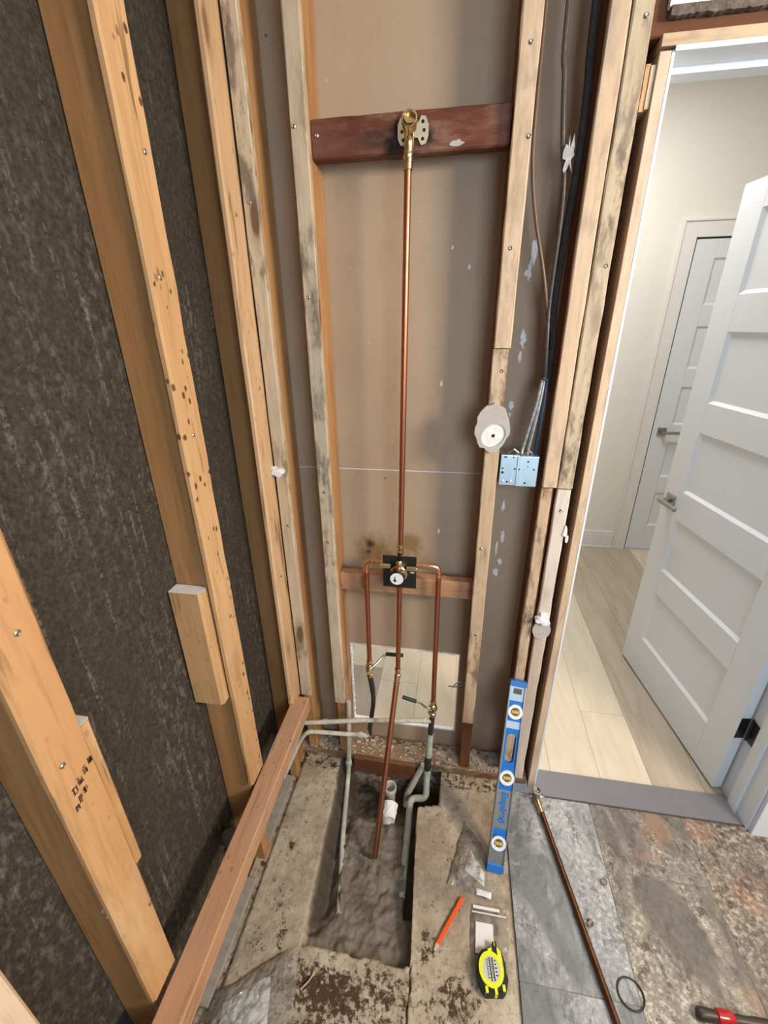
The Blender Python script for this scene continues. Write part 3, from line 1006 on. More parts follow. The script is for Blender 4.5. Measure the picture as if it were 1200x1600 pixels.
MB().prism(blob_poly(.027, .034, 20, .15, 9.1), .0005, .010, FACE_Y).obj('drywall_disc', M['paper_grey'], pg, (.301, YF, .758))
pm = MB()
for i in range(7):
    pm.prism(blob_poly(.013, .009, 9, .7, i * 1.7), .0005 + .0001 * i, .008 + .0023 * ((i * 3) % 7), Matrix.Translation((rr.uniform(-.016, .016), 0, rr.uniform(-.011, .011))) @ FACE_Y)
pm.obj('plaster_lump', M['plaster'], pg, (.304, YF, .803), label='white plaster lump')
pa = thing('plaster_lump', 'small white plaster lump on the corner strip', 'plaster', (-.535, 1.18, 1.25))
pm = MB()
for i in range(6):
    pm.prism(blob_poly(.012, .008, 9, .7, i * 2.3), .0003 + .0001 * i, .006 + .0021 * ((i * 5) % 6), Matrix.Translation((rr.uniform(-.012, .012), 0, rr.uniform(-.009, .009))) @ FACE_Y)
pm.obj('plaster', M['plaster'], pa, (-.529, YF, 1.250))

# ---------------------------------------------------------------- copper plumbing
sv = thing('shower_plumbing', 'copper shower riser with mixing valve and brass elbow, between two studs', 'shower valve', (-.153, 1.19, .94))
MB().tube([(-.153, 1.19, .985), (-.138, 1.185, 2.005)], .0084, 16).obj('riser_pipe', M['copper'], sv, smooth=True)
MB().lathe([(.0085, .955), (.0105, .957), (.0105, .972), (.0085, .974), (.0085, .988), (.0115, .99), (.0115, 1.003), (.0085, 1.005), (.0085, 1.014), (.0108, 1.016), (.0108, 1.026), (.0082, 1.027)], (-.153, 1.19, 0)).obj('top_fitting', M['brass'], sv, smooth=True)
# brass drop-ear elbow
el = MB()
el.tube(fillet([(-.1375, 1.185, 1.985), (-.1365, 1.186, 2.032), (-.131, 1.150, 2.052)], .02), [.0098] * 1 + [.0105] * 6 + [.0125], 16)
el.lathe([(.0125, -.004), (.0165, 0), (.0168, .012), (.0168, .022), (.0145, .0225), (.0125, .020), (.0115, .004), (0, .003)], (-.132, 1.166, 2.045), (.0, -1, .25), 20)
el.lathe([(.0098, 1.992), (.0112, 1.994), (.0112, 2.004), (.0098, 2.006)], (-.1380, 1.1852, 0))
el.lathe([(.0098, 1.972), (.0106, 1.973), (.0106, 1.984), (.0098, 1.985)], (-.1382, 1.1852, 0))
el.obj('brass_elbow', M['brass'], sv, smooth=True)
ear = [(-.034, -.012), (-.028, -.024), (-.018, -.026), (-.010, -.012), (.010, -.012), (.018, -.026), (.028, -.024), (.034, -.010), (.034, .010), (.028, .024), (.018, .026), (.010, .012), (-.010, .012), (-.018, .026), (-.028, .024), (-.034, .012)]
MB().prism(ear, 0, .005, FACE_Y).obj('ear_plate', M['brass_pale'], sv, (-.130, 1.2095, 2.047))
holes = MB()
for sx in (-1, 1):
    for hz in (-.015, 0, .015):
        holes.lathe([(.0036, 0), (.0036, .0003), (0, .0004)], (-.130 + sx * (.0245 - abs(hz) * .2), 1.2044, 2.047 + hz), (0, -1, 0), 10)
holes.obj('ear_holes', M['black'], sv, label='dark screw holes in the ear plate')['kind'] = 'stuff'
# mixing valve
MB().box(-.206, -.100, 1.168, 1.172, .882, .996, .001).obj('guard_plate', M['black'], sv, label='square black plaster guard')
vb = MB()
vb.lathe([(0, 0), (.028, 0), (.028, .012), (.024, .014), (.024, .026), (.0235, .03), (0, .03)], (-.155, 1.168, .940), (0, -1, 0), 26)
vb.lathe([(.011, 0), (.011, .03), (.008, .034)], (-.153, 1.162, .952), (0, 0, 1), 16)
vb.lathe([(.009, 0), (.010, .03), (.007, .034)], (-.180, 1.163, .962), (-1, 0, 0), 14).lathe([(.009, 0), (.010, .03), (.007, .034)], (-.130, 1.163, .958), (1, 0, 0), 14)
vb.lathe([(.02, 0), (.02, .03)], (-.153, 1.205, .94), (0, -1, 0), 20)
vb.obj('valve_body', M['brass'], sv, smooth=True)
MB().lathe([(.0225, 0), (.0235, .004), (.0235, .012), (.0215, .013), (.0205, .011), (0, .0108)], (-.156, 1.138, .940), (0, -1, 0), 30).obj('dial_rim', M['black'], sv, smooth=True)
MB().lathe([(.0203, 0), (.0203, .002), (0, .0022)], (-.156, 1.1272, .940), (0, -1, 0), 30).obj('dial_cap', M['white_plastic'], sv, smooth=False)
MB().prism([(-.009, -.006), (-.003, -.011), (.002, -.008), (-.001, -.003), (-.003, .003), (-.0025, .010), (-.005, .006), (-.006, -.002)], 0, .0006, FACE_Y).obj('dial_mark', M['black'], sv, (-.158, 1.1250, .940))
MB().box(-.119, -.106, 1.1672, 1.168, .938, .950).obj('guard_label', M['silver'], sv)


def coupling(mb, p, ax, r, L):
    mb.lathe([(r, -L / 2), (r * 1.28, -L / 2), (r * 1.28, -L / 2 + .008), (r * 1.08, -L / 2 + .010), (r * 1.08, L / 2 - .010), (r * 1.28, L / 2 - .008), (r * 1.28, L / 2), (r, L / 2)], p, ax, 16)


for sx, xe in ((-1, -.265), (1, -.031)):
    lbl = 'left' if sx < 0 else 'right'
    zs = .957 if sx < 0 else .957
    x_in = -.206 if sx < 0 else -.100
    fit = MB()
    fit.tube(fillet([(x_in - sx * .02, 1.186, zs), (xe, 1.19, zs), (xe, 1.19, zs - .05)], .022), .0085, 14)
    for k in (.004, .016, .030):
        fit.lathe([(.0085, 0), (.0108, .001), (.0108, .009), (.0085, .010)], (x_in + sx * k, 1.187, zs), (sx, 0, 0), 16)
    fit.lathe([(.0085, 0), (.0106, .001), (.0106, .010), (.0085, .011)], (xe, 1.19, zs - .038), (0, 0, 1), 16)
    fit.obj('inlet_fitting', M['copper_bright'], sv, smooth=True, label='bright copper elbow and brass stub')
    zb = .53 if sx < 0 else .375
    MB().tube([(xe, 1.19, zs - .035), (xe + (.001 if sx < 0 else .001), 1.19, zb)], .0086, 14).obj('supply_pipe', M['copper'], sv, smooth=True)
# drop pipe with coupling and leaning tail
MB().tube([(-.155, 1.19, .89), (-.161, 1.19, .52)], .0086, 14).obj('drop_pipe', M['copper'], sv, smooth=True)
cp = MB()
coupling(cp, (-.1615, 1.19, .508), (0, 0, 1), .0085, .03)
cp.obj('coupling', M['copper_bright'], sv, smooth=True)
A_, B_ = Vector((-.1625, 1.188, .49)), Vector((-.2005, .882, -.048))
cp = MB()
coupling(cp, A_ + (B_ - A_) * .02, (B_ - A_), .0098, .034)
cp.obj('coupling', M['copper_bright'], sv, smooth=True)
MB().tube([A_, A_ + (B_ - A_) * .5, B_], .0098, 16, hollow=.84).obj('tail_pipe', M['copper'], sv, smooth=True, label='leaning copper tail ending over the trench mud')


def ball_valve(p, sx, hpts, grip):
    x, y, z = p
    t = MB().lathe([(.0085, .036), (.0115, .036), (.0115, .022), (.0095, .020), (.0150, .014), (.0165, .004), (.0165, -.006), (.0140, -.014), (.0105, -.020), (.0125, -.022), (.0125, -.036), (.009, -.038)], p, (0, 0, 1), 8) \
        .lathe([(.006, 0), (.006, .016), (.009, .017), (.009, .022), (0, .023)], (x, y - .012, z + .006), (sx * .4, -1, .2), 10).obj('ball_valve', M['brass'], sv, smooth=True)
    MB().tube(spline(hpts, 5), .0042, 8).obj('lever', M['steel'], t, smooth=True)
    MB().tube(grip, .0068, 10).obj('grip', M['green'], t, smooth=True, label='dark green grip')


ball_valve((-.264, 1.19, .510), 1,
           [(-.258, 1.172, .527), (-.240, 1.185, .538), (-.222, 1.205, .552), (-.205, 1.213, .563)], [(-.207, 1.213, .563), (-.145, 1.213, .565)])
ball_valve((-.031, 1.19, .352), -1,
           [(-.040, 1.172, .368), (-.058, 1.168, .378), (-.074, 1.160, .402), (-.092, 1.158, .410)], [(-.090, 1.158, .410), (-.140, 1.158, .424)])

# old white water pipes
op = thing('water_pipes', 'old whitish water pipes with blackened ends running low in front of the studs', 'pipes', (-.04, 1.19, .2))
MB().tube(spline([(-.264, 1.19, .475), (-.256, 1.192, .40), (-.256, 1.192, .33), (-.270, 1.19, .22), (-.274, 1.19, .175)], 5), [.0098] * 6 + [.0085] * 9 + [.0095] * 6, 12).obj('left_tail', M['blackened'], op, smooth=True, label='blackened tail below the left valve')
MB().tube([(-.031, 1.19, .318), (-.036, 1.19, .215)], .0105, 12).obj('right_tail', M['blackened'], op, smooth=True, label='blackened tail below the right valve')
e1 = MB()
e1.tube([(-.036, 1.186, .291), (-.28, 1.155, .287), (-.505, 1.118, .276)], .0085, 12)
e1.lathe([(.0085, 0), (.0105, .001), (.0105, .02), (.0085, .021)], (-.066, 1.183, .2905), (1, .1, 0), 12)
e1.lathe([(.0085, 0), (.0102, .001), (.0102, .018), (.0085, .019)], (-.44, 1.13, .279), (1, .15, 0), 12)
e1.obj('cross_pipe', M['pvc'], op, smooth=True)
e2 = MB()
e2.tube(fillet([(-.274, 1.19, .20), (-.277, 1.188, .165), (-.500, 1.122, .228), (-.530, 1.11, .19), (-.585, 1.04, .06)], .02), .0085, 12)
e2.lathe([(.0085, 0), (.0112, .001), (.0112, .018), (.0085, .019)], (-.300, 1.183, .1705), (-1, -.3, .28), 12)
e2.obj('elbow_pipe', M['pvc'], op, smooth=True)
e3 = MB()
e3.tube(fillet([(-.036, 1.19, .22), (-.041, 1.17, .03), (-.040, 1.12, -.055), (-.100, 1.115, -.060), (-.0985, .95, -.078), (-.0965, .80, -.092)], .022), .0125, 14)
e3.lathe([(.0125, 0), (.0145, .001), (.0145, .02), (.0125, .021)], (-.0407, 1.168, .022), (0, .25, 1), 14)
e3.obj('down_pipe', M['pvc_green'], op, smooth=True, label='greenish white pipe dropping into the trench')
MB().tube([(-.056, 1.185, .045), (-.080, 1.176, -.01), (-.118, 1.155, -.10), (-.122, 1.14, -.15)], .0125, 12).obj('side_branch', M['pvc'], op, smooth=True)
MB().tube([(-.0395, 1.176, .11), (-.041, 1.171, .028)], .0135, 12).obj('sooty_sleeve', M['blackened'], op, smooth=True)

lp = thing('trench_pipe', 'thin old pipe dropping by the left stud and running half buried along the trench', 'pipe', (-.35, 1.19, 0))
lt = MB()
lt.tube(fillet([(-.352, 1.192, .33), (-.362, 1.175, .0), (-.366, 1.17, -.06), (-.331, .93, -.080), (-.302, .80, -.072), (-.286, .715, -.062)], .03), .0095, 12)
lt.lathe([(.0095, 0), (.0125, .001), (.0125, .02), (.0095, .021)], (-.3622, 1.175, .0), (0, .05, 1), 12)
lt.obj('pipe', M['pvc'], lp, smooth=True)

dr = thing('drain_fitting', 'white plastic drain hub standing in the trench mud', 'drain', (-.183, 1.13, -.1))
MB().lathe([(.0195, -.12), (.0195, -.03), (.0245, -.028), (.0255, -.004), (.0235, 0), (.0200, -.001), (.0185, -.006), (.0175, -.05), (0, -.052)], (-.183, 1.128, -.028), (0.02, -.10, 1), 24).obj('hub', M['pvc'], dr, smooth=True)
MB().lathe([(.0, .010), (.022, .008), (.0265, -.01), (.0265, -.045), (.02, -.06), (0, -.064)], (-.178, 1.085, -.092), (.03, 1, .25), 20).obj('bend', M['pvc'], dr, smooth=True)
cr = []
for j in range(7):
    for i in range(9):
        a = math.radians(-75 + 150 * i / 8)
        q = .0285 + .004 * abs(jit(i * .7, j, 4.1)) + .002 * (j == 0)
        cr.append((-.177 + q * math.sin(a) + .004 * jit(j, i, 3.3), 1.035 + .0095 * j + .004 * jit(i, j, 2.2), -.098 + q * math.cos(a) * 1.05 + .0022 * j))
lab_ = mesh_simple(cr, [(j * 9 + i, j * 9 + i + 1, j * 9 + i + 10, j * 9 + i + 9) for j in range(6) for i in range(8) if not (j < 2 and i in (0, 7))], 'label')
add('torn_label', lab_, M['paper_white'], dr, label='torn white paper label')

# ---------------------------------------------------------------- electrics
jb = thing('junction_box', 'galvanised two gang junction box between the studs, holes in its face', 'electrical box', (.175, 1.22, 1.28))
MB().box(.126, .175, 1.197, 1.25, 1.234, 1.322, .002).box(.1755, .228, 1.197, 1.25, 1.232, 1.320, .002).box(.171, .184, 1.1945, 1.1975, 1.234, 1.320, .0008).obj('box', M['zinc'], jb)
hb = MB()
for (x, z, r) in ((.136, 1.317, .0022), (.140, 1.317, .0022), (.160, 1.316, .002), (.133, 1.284, .0024), (.1335, 1.272, .0036), (.166, 1.283, .0026), (.1775, 1.283, .0022), (.2, 1.305, .0026), (.2, 1.291, .0016), (.217, 1.283, .0026), (.148, 1.245, .0026), (.197, 1.243, .0028)):
    hb.lathe([(r, 0), (r, .0004), (0, .0005)], (x, 1.1966 if not .171 < x < .184 else 1.1943, z), (0, -1, 0), 10)
hb.obj('knockout_holes', M['black'], jb)['kind'] = 'stuff'
wb_ = MB()
for x in (.137, .158):
    wb_.lathe([(.0045, 0), (.0045, .002), (0, .003)], (x, 1.1966, 1.246), (0, -1, 0), 10)
wb_.obj('tab', M['silver'], jb)
MB().box(.124, .20, 1.199, 1.25, 1.3215, 1.3235).tube([(.145, 1.22, 1.323), (.16, 1.215, 1.335), (.175, 1.22, 1.323)], .004, 8).tube([(.188, 1.22, 1.322), (.20, 1.214, 1.332), (.215, 1.22, 1.321)], .004, 8).obj('cable_clamp', M['nickel'], jb, smooth=True)


def cable(name, lab, pts, r, m, grp=None):
    o = MB().tube(spline(pts, 6), r, 8).obj(name, M[m], None, (0, 0, 0), smooth=True)
    return tag(o, lab, 'cable', grp)


cable('cable', 'thin brown cable swinging from the stud top right towards the cable bundle', [(.131, 1.26, 2.9), (.131, 1.24, 2.30), (.130, 1.225, 2.10), (.1335, 1.222, 1.984), (.152, 1.222, 1.88), (.186, 1.222, 1.76), (.210, 1.224, 1.65), (.2175, 1.226, 1.56), (.219, 1.228, 1.50)], .0042, 'cable_brown')
cable('cable', 'grey and black cable hanging in the middle of the bay above the junction box', [(.170, 1.235, 2.9), (.172, 1.225, 2.234), (.180, 1.221, 2.12), (.192, 1.220, 2.014), (.205, 1.220, 1.94), (.2085, 1.221, 1.85), (.207, 1.222, 1.705), (.211, 1.216, 1.62), (.2195, 1.216, 1.52)], .0052, 'cable_grey')
cable('cable', 'thick black cable close against the double stud', [(.221, 1.24, 2.9), (.224, 1.225, 2.229), (.229, 1.222, 2.10), (.230, 1.222, 1.979), (.224, 1.224, 1.86), (.2185, 1.226, 1.70), (.228, 1.226, 1.60), (.229, 1.228, 1.49)], .0085, 'cable_black')
for (x1, lab, m, r) in ((.178, 'left of three short cables fanning into the junction box', 'cable_silver', .0046), (.195, 'middle of three short cables fanning into the junction box', 'cable_silver', .0048), (.218, 'right dark blue one of three short cables entering the junction box', 'cable_blue', .0055)):
    xs_ = .2165 + (x1 - .195) * .25
    cable('cable', lab, [(xs_, 1.212, 1.525), (xs_ * .75 + x1 * .25, 1.207, 1.46), (xs_ * .35 + x1 * .65, 1.210, 1.38), (x1, 1.222, 1.30)], r, m)
tie = MB().lathe([(.011, -.0015), (.0135, -.0015), (.0135, .0015), (.011, .0015)], (.2195, 1.214, 1.522), (.2, 0, 1), 14).obj('cable_tie', M['cable_black'], None, smooth=True)
tag(tie, 'small dark tie holding the cable bundle above the junction box', 'cable tie')
cl = thing('plaster_smear', 'pale plaster smear across the hanging cables', 'plaster', (.2, 1.21, 2.0))
MB().prism(blob_poly(.010, .026, 21, 1.0, 6.1), 0, .003, FACE_Y).obj('plaster', M['board_pale'], cl, (.207, 1.2125, 1.985))

# ---------------------------------------------------------------- doorway
tr = thing('trim_1', 'door frame, bare pine on the left and white painted on the right', 'door frame', (.7, 1.25, 0), kind='structure')
beam('left_jamb', M['pine_pale'], .347, .3685, 1.19, 1.311, .0, 2.132, tr, bevel=.001, wob=.0005, label='bare pale wood edge of the left jamb')
MB().box(.3690, .3745, 1.190, 1.311, 0, 2.132).obj('left_jamb_face', M['white_paint'], tr)
beam('head_jamb', M['pine_pale'], .347, 1.10, 1.188, 1.311, 2.138, 2.157, tr, bevel=.001, wob=.0005, label='bare pale wood head jamb')
MB().box(.373, 1.082, 1.186, 1.311, 2.129, 2.1375).obj('head_jamb_face', M['white_paint'], tr)
MB().box(.375, 1.08, 1.250, 1.290, 2.118, 2.1288).obj('head_stop', M['white_paint'], tr)
MB().box(1.081, 1.10, 1.145, 1.311, 0, 2.13).obj('right_jamb', M['white_paint'], tr)
MB().box(1.070, 1.0808, 1.205, 1.243, .0, 2.118).obj('right_stop', M['white_paint'], tr)
MB().box(1.088, 1.150, 1.128, 1.1445, 0, 2.19, .002).box(1.145, 1.175, 1.122, 1.147, 0, 2.19, .003).obj('right_casing', M['white_paint'], tr)
sh = thing('wood_shim', 'pair of pine shims wedged high between stud and jamb', 'shim', (.343, 1.2, 2.0))
beam('shim', M['pine_clean'], .328, .3365, 1.197, 1.26, 2.045, 2.118, sh, bevel=.0006, seg=4)
beam('shim', M['pine_pale'], .3372, .3462, 1.195, 1.26, 2.048, 2.115, sh, bevel=.0006, seg=4)
rg = thing('rough_jamb', 'dark rough stud edge in the gap beside the door jamb', 'stud', (.336, 1.24, 0))
beam('stud', M['stud_dark'], .3245, .3462, 1.262, 1.294, .0, 2.13, rg)
th = thing('threshold', 'smooth dark grey threshold slab across the doorway', 'threshold', (.73, 1.2, 0))
MB().prism([(.3765, 1.262), (.3765, 1.19), (.392, 1.157), (1.086, 1.157), (1.0695, 1.19), (1.0695, 1.262)], .0, .012).obj('slab', M['threshold'], th)
MB().box(.392, 1.086, 1.1522, 1.1568, .009, .0124, .001).obj('front_lip', plain('dark_lip', (.055, .05, .055), .5), th)


def door_leaf(t, W, H, side, T=.035):
    """Five panel shaker leaf in local space: x 0..W from the hinge, face at y=0 looking to +y, z up."""
    rails = [(.0, .200), (.470, .592), (.850, .974), (1.230, 1.345), (1.604, 1.726), (1.985, H)]
    st = .118
    MB().box(0, st, -T, 0, 0, H, .0015).obj('stile', M['white_paint'], t)
    MB().box(W - st, W, -T, 0, 0, H, .0015).obj('stile', M['white_paint'], t)
    for a, b in rails:
        MB().box(st + .0003, W - st - .0003, -T + .0005, -.0003, a, b).obj('rail', M['white_paint'], t)
    for (a0, b0), (a1, b1) in zip(rails, rails[1:]):
        x0, x1, z0, z1 = st + .0003, W - st - .0003, b0, a1
        mb = MB()
        bm = mb.bm
        rings = []
        for dd_, yy in ((0, -.0006), (.011, -.0095), (.013, -.0105)):
            rings.append([bm.verts.new((x, yy, z)) for x, z in ((x0 + dd_, z0 + dd_), (x1 - dd_, z0 + dd_), (x1 - dd_, z1 - dd_), (x0 + dd_, z1 - dd_))])
        bk = [bm.verts.new((x, -T + .008, z)) for x, z in ((x0, z0), (x1, z0), (x1, z1), (x0, z1))]
        for A, B in zip(rings, rings[1:]):
            for i in range(4):
                j = (i + 1) % 4
                bm.faces.new((A[i], A[j], B[j], B[i]))
        bm.faces.new(rings[-1])
        for i in range(4):
            j = (i + 1) % 4
            bm.faces.new((rings[0][i], rings[0][j], bk[j], bk[i]))
        bm.faces.new(bk[::-1])
        mb.obj('panel', M['white_paint'], t)


def lever(t, x, z, dirx):
    h = MB().box(x - .028, x + .028, 0, .009, z - .028, z + .028, .002).obj('rosette', M['nickel'], t)
    MB().box(x - .010, x + .010, .009, .046, z - .010, z + .010, .002).obj('neck', M['nickel'], t)
    a, b = sorted((x - dirx * .012, x + dirx * .115))
    MB().box(a, b, .042, .056, z - .010, z + .010, .003).obj('lever_handle', M['nickel'], t)


d1 = Vector((-.1285, .9917, 0))
mat1 = Matrix.Translation((1.0405, 1.291, .012)) @ Matrix(((d1.x, -d1.y, 0, 0), (d1.y, d1.x, 0, 0), (0, 0, 1, 0), (0, 0, 0, 1)))
door1 = thing('door_1', 'white five panel door standing open into the hall', 'door', mat=mat1, kind='structure')
door_leaf(door1, .735, 2.075, 1)
lever(door1, .675, .915, -1)
hg = MB()
hg.box(-.0022, 0, -.033, -.002, .268, .362, .0006).obj('hinge_leaf', M['black'], door1, label='black hinge leaf on the door edge')
hj = MB()
hj.box(1.0788, 1.0806, 1.246, 1.286, .280, .374, .0006).lathe([(.005, 0), (.005, .096), (0, .098)], (1.0795, 1.288, .279), (0, 0, 1), 10)
hj.obj('hinge_leaf', M['black'], tr, label='black hinge leaf on the jamb')

# far hall: white door, casing, baseboard
YW = 3.30
mat2 = Matrix.Translation((1.362, YW - .006, .012)) @ Matrix(((1, 0, 0, 0), (0, -1, 0, 0), (0, 0, 1, 0), (0, 0, 0, 1)))
door2 = thing('door_2', 'closed white five panel door in the far hall wall', 'door', mat=Matrix.Translation((1.362 + .735, YW - .004, .012)) @ Matrix(((-1, 0, 0, 0), (0, -1, 0, 0), (0, 0, 1, 0), (0, 0, 0, 1))), kind='structure')
door_leaf(door2, .735, 2.085, 1, T=.03)
lever(door2, .675, .925, -1)
cs = thing('trim_2', 'white casing around the closed hall door', 'trim', (1.3, YW, 0), kind='structure')
MB().box(1.268, 1.352, YW - .016, YW, 0, 2.19, .002).box(1.262, 1.274, YW - .024, YW, 0, 2.20, .003).obj('side_casing', M['trim_white'], cs)
MB().box(1.352, 2.2, YW - .016, YW, 2.106, 2.19, .002).box(1.2745, 2.2, YW - .024, YW, 2.188, 2.20, .003).obj('head_casing', M['trim_white'], cs)
MB().box(1.3525, 1.3605, YW - .002, YW, 0, 2.105).obj('gap', M['print_dark'], cs)
bb = thing('baseboard_far', 'tall white baseboard on the far hall wall', 'baseboard', (0, YW, 0), kind='structure')
MB().box(-1.6, 1.261, YW - .014, YW, 0, .118, .002).box(-1.6, 1.261, YW - .010, YW, .1185, .142, .003).box(-1.6, 1.261, YW - .018, YW - .0142, 0, .018, .002).obj('board', M['trim_white'], bb)

# ---------------------------------------------------------------- things on the floor
# spirit level
zl = Vector((.081, .461, .884)).normalized()
xl = (Vector((1, 0, 0)) - zl * zl.x).normalized()
yl = zl.cross(xl)
mlev = Matrix.Translation((.2015, .8695, .0118)) @ Matrix(((xl.x, yl.x, zl.x, 0), (xl.y, yl.y, zl.y, 0), (xl.z, yl.z, zl.z, 0), (0, 0, 0, 1)))
lv = thing('spirit_level', 'blue and grey aluminium spirit level leaning against the studs by the doorway', 'level', mat=mlev)
LW, LL = .0265, .619
fr = MB()
fr.box(-LW, -LW + .004, 0, .026, .012, LL - .008).box(LW - .004, LW, 0, .026, .012, LL - .008)
fr.box(-LW + .004, LW - .004, .006, .018, .012, .34).box(-LW + .004, LW - .004, .006, .018, .45, LL - .008)
fr.obj('beam', M['alu'], lv)
stad = []
for i in range(12):
    a = math.pi * i / 11
    stad.append((.0145 * math.cos(a), .430 + .0145 * math.sin(a)))
for i in range(12):
    a = math.pi + math.pi * i / 11
    stad.append((.0145 * math.cos(a), .364 + .0145 * math.sin(a)))
outr = []
for (x, z) in stad:
    outr.append((max(-.0222, min(.0222, x * 1.75)), .45 if z > .4295 else (.34 if z < .3645 else z)))
MZ = Matrix(((1, 0, 0, 0), (0, 0, 1, 0), (0, 1, 0, 0), (0, 0, 0, 1)))
stad2 = [(x, z) for x, z in stad]
MB().ring_prism(outr, stad2, .006, .018, MZ).obj('grip_frame', M['blue'], lv, label='blue grip frame around the hand hole')
for za, zb in ((.262, .34), (.45, .462), (.486, .553), (.112, .138)):
    MB().box(-.0222, .0222, .0045, .0062, za, zb).obj('blue_plate', M['blue'], lv)
bl = MB()
bl.ring_prism([(.0268 * math.cos(i * math.pi / 14), .093 + .0268 * math.sin(i * math.pi / 14)) for i in range(28)], [(.0222 * math.cos(i * math.pi / 14), .093 + .0222 * math.sin(i * math.pi / 14)) for i in range(28)], .001, .006, MZ)
bl.obj('blue_ring', M['blue'], lv)
M['pale_blue'] = plain('pale_blue_band', (.45, .58, .76), .35)
for za, zb in ((.462, .486), (.553, .601)):
    MB().box(-.0222, .0222, .005, .0062, za, zb).obj('pale_band', M['pale_blue'], lv)
MB().box(-LW - .0006, LW + .0006, -.0005, .0265, .0, .026, .002).obj('end_cap', M['blue'], lv)
MB().box(-LW - .0006, LW + .0006, -.0005, .0265, .601, LL, .002).obj('end_cap', M['blue'], lv)
for zc in (.093, .303, .518):
    MB().lathe([(.0225, 0), (.0245, .004), (.0235, .009), (.0155, .009), (.0135, .006), (0, .0055)], (0, .008, zc), (0, -1, 0), 28).obj('vial_bezel', M['white_plastic'], lv, smooth=True, label='round white bezel')
    MB().lathe([(0, -.0125), (.0055, -.0115), (.0062, 0), (.0055, .0115), (0, .0125)], (0, .0005, zc), (1, 0, .05), 12).obj('vial', M['vial'], lv, smooth=True, label='amber bubble vial')
    MB().lathe([(.0132, 0), (.0132, .0006), (0, .0007)], (0, .0022, zc), (0, -1, 0), 22).obj('vial_backing', M['print_dark'], lv)
MB().box(-.013, .014, .0038, .0050, .576, .594, .0006).obj('top_window', M['print_dark'], lv)
tm = text_mesh('Empire', .029, .0003, .15)
add('lettering', tm, M['blue'], lv, (.0015, .0052, .214), (math.pi / 2, math.pi / 2, 0), label='blue maker lettering reading downwards')
lg = MB()
lg.ring_prism([(.0115 * math.cos(i * math.pi / 10), .163 + .0085 * math.sin(i * math.pi / 10)) for i in range(20)], [(.0065 * math.cos(i * math.pi / 10), .163 + .0045 * math.sin(i * math.pi / 10)) for i in range(20)], .0048, .0058, MZ)
lg.box(-.0015, .0015, .0048, .0058, .157, .171)
lg.obj('emblem', M['blue'], lv, label='blue round emblem below the lettering')

# clear bags


def crumple(corners, nx, ny, amp, seed, bulge=0., lift=.002, ground=0.):
    a, b, c, d = [Vector((*p, 0)) for p in corners]
    V = []
    for j in range(ny + 1):
        for i in range(nx + 1):
            u, v = i / nx, j / ny
            p = a.lerp(b, u).lerp(d.lerp(c, u), v)
            q = Vector((p.x * 26 + seed, p.y * 26, seed))
            h = amp * (.5 + abs(noise.noise(q)) * 1.6 + .5 * abs(noise.noise(q * 2.7)))
            e = min(u, 1 - u, v, 1 - v)
            h *= min(1, .25 + e * 4)
            h += bulge * math.sin(math.pi * u) * math.sin(math.pi * v)
            off = Vector((noise.noise(q * .8 + Vector((3, 1, 7))), noise.noise(q * .8 + Vector((9, 4, 2))), 0)) * .006
            V.append((p.x + off.x, p.y + off.y, ground + lift + h))
    return mesh_simple(V, [(j * (nx + 1) + i, j * (nx + 1) + i + 1, (j + 1) * (nx + 1) + i + 1, (j + 1) * (nx + 1) + i) for j in range(ny) for i in range(nx)], 'film')


bag1 = thing('plastic_bag', 'crumpled clear plastic bag with a paper slip, at the foot of the spirit level', 'bag', (.12, .9, 0))
add('film', crumple([(.050, .818), (.186, .792), (.176, .935), (.105, 1.015)], 26, 26, .012, 1.0, .012), M['bag'], bag1, smooth=False)
add('slip', crumple([(.103, .868), (.166, .83), (.172, .868), (.127, .925)], 8, 8, .006, 6.0, .004, .004), M['paper_white'], bag1, label='white paper slip inside')
add('sticker', crumple([(.142, .800), (.186, .793), (.187, .812), (.140, .818)], 6, 4, .004, 3.0, .002, .012), M['paper_white'], bag1, label='small ribbed sticker')
bag2 = thing('plastic_bag', 'flat clear zip bag lying under the tape measure', 'bag', (.18, .69, 0))
add('film', crumple([(.122, .600), (.226, .592), (.238, .778), (.124, .783)], 20, 30, .0022, 5.0, .001), M['bag'], bag2)
MB().box(.126, .228, .757, .760, .0055, .0075).box(.13, .21, .768, .776, .005, .0062).obj('zip_seal', M['paper_white'], bag2, label='whitish zip seal')
MB().prism([(.134, .662), (.187, .669), (.187, .735), (.137, .735)], .0068, .0074).obj('card', M['paper_white'], bag2, label='white card inside the bag')
sheet = thing('plastic_sheet', 'large crumpled clear plastic sheet with a white label at the left front of the floor', 'plastic sheet', (-.45, .5, 0))
add('film', crumple([(-.56, .30), (-.30, .30), (-.37, .595), (-.552, .47)], 56, 48, .020, 9.0, .014, .010), M['bag_thick'], sheet)
add('paper_label', crumple([(-.50, .35), (-.385, .39), (-.425, .525), (-.53, .455)], 8, 8, .009, 2.2, .006, .006), M['paper_white'], sheet, label='white paper label in the sheet')

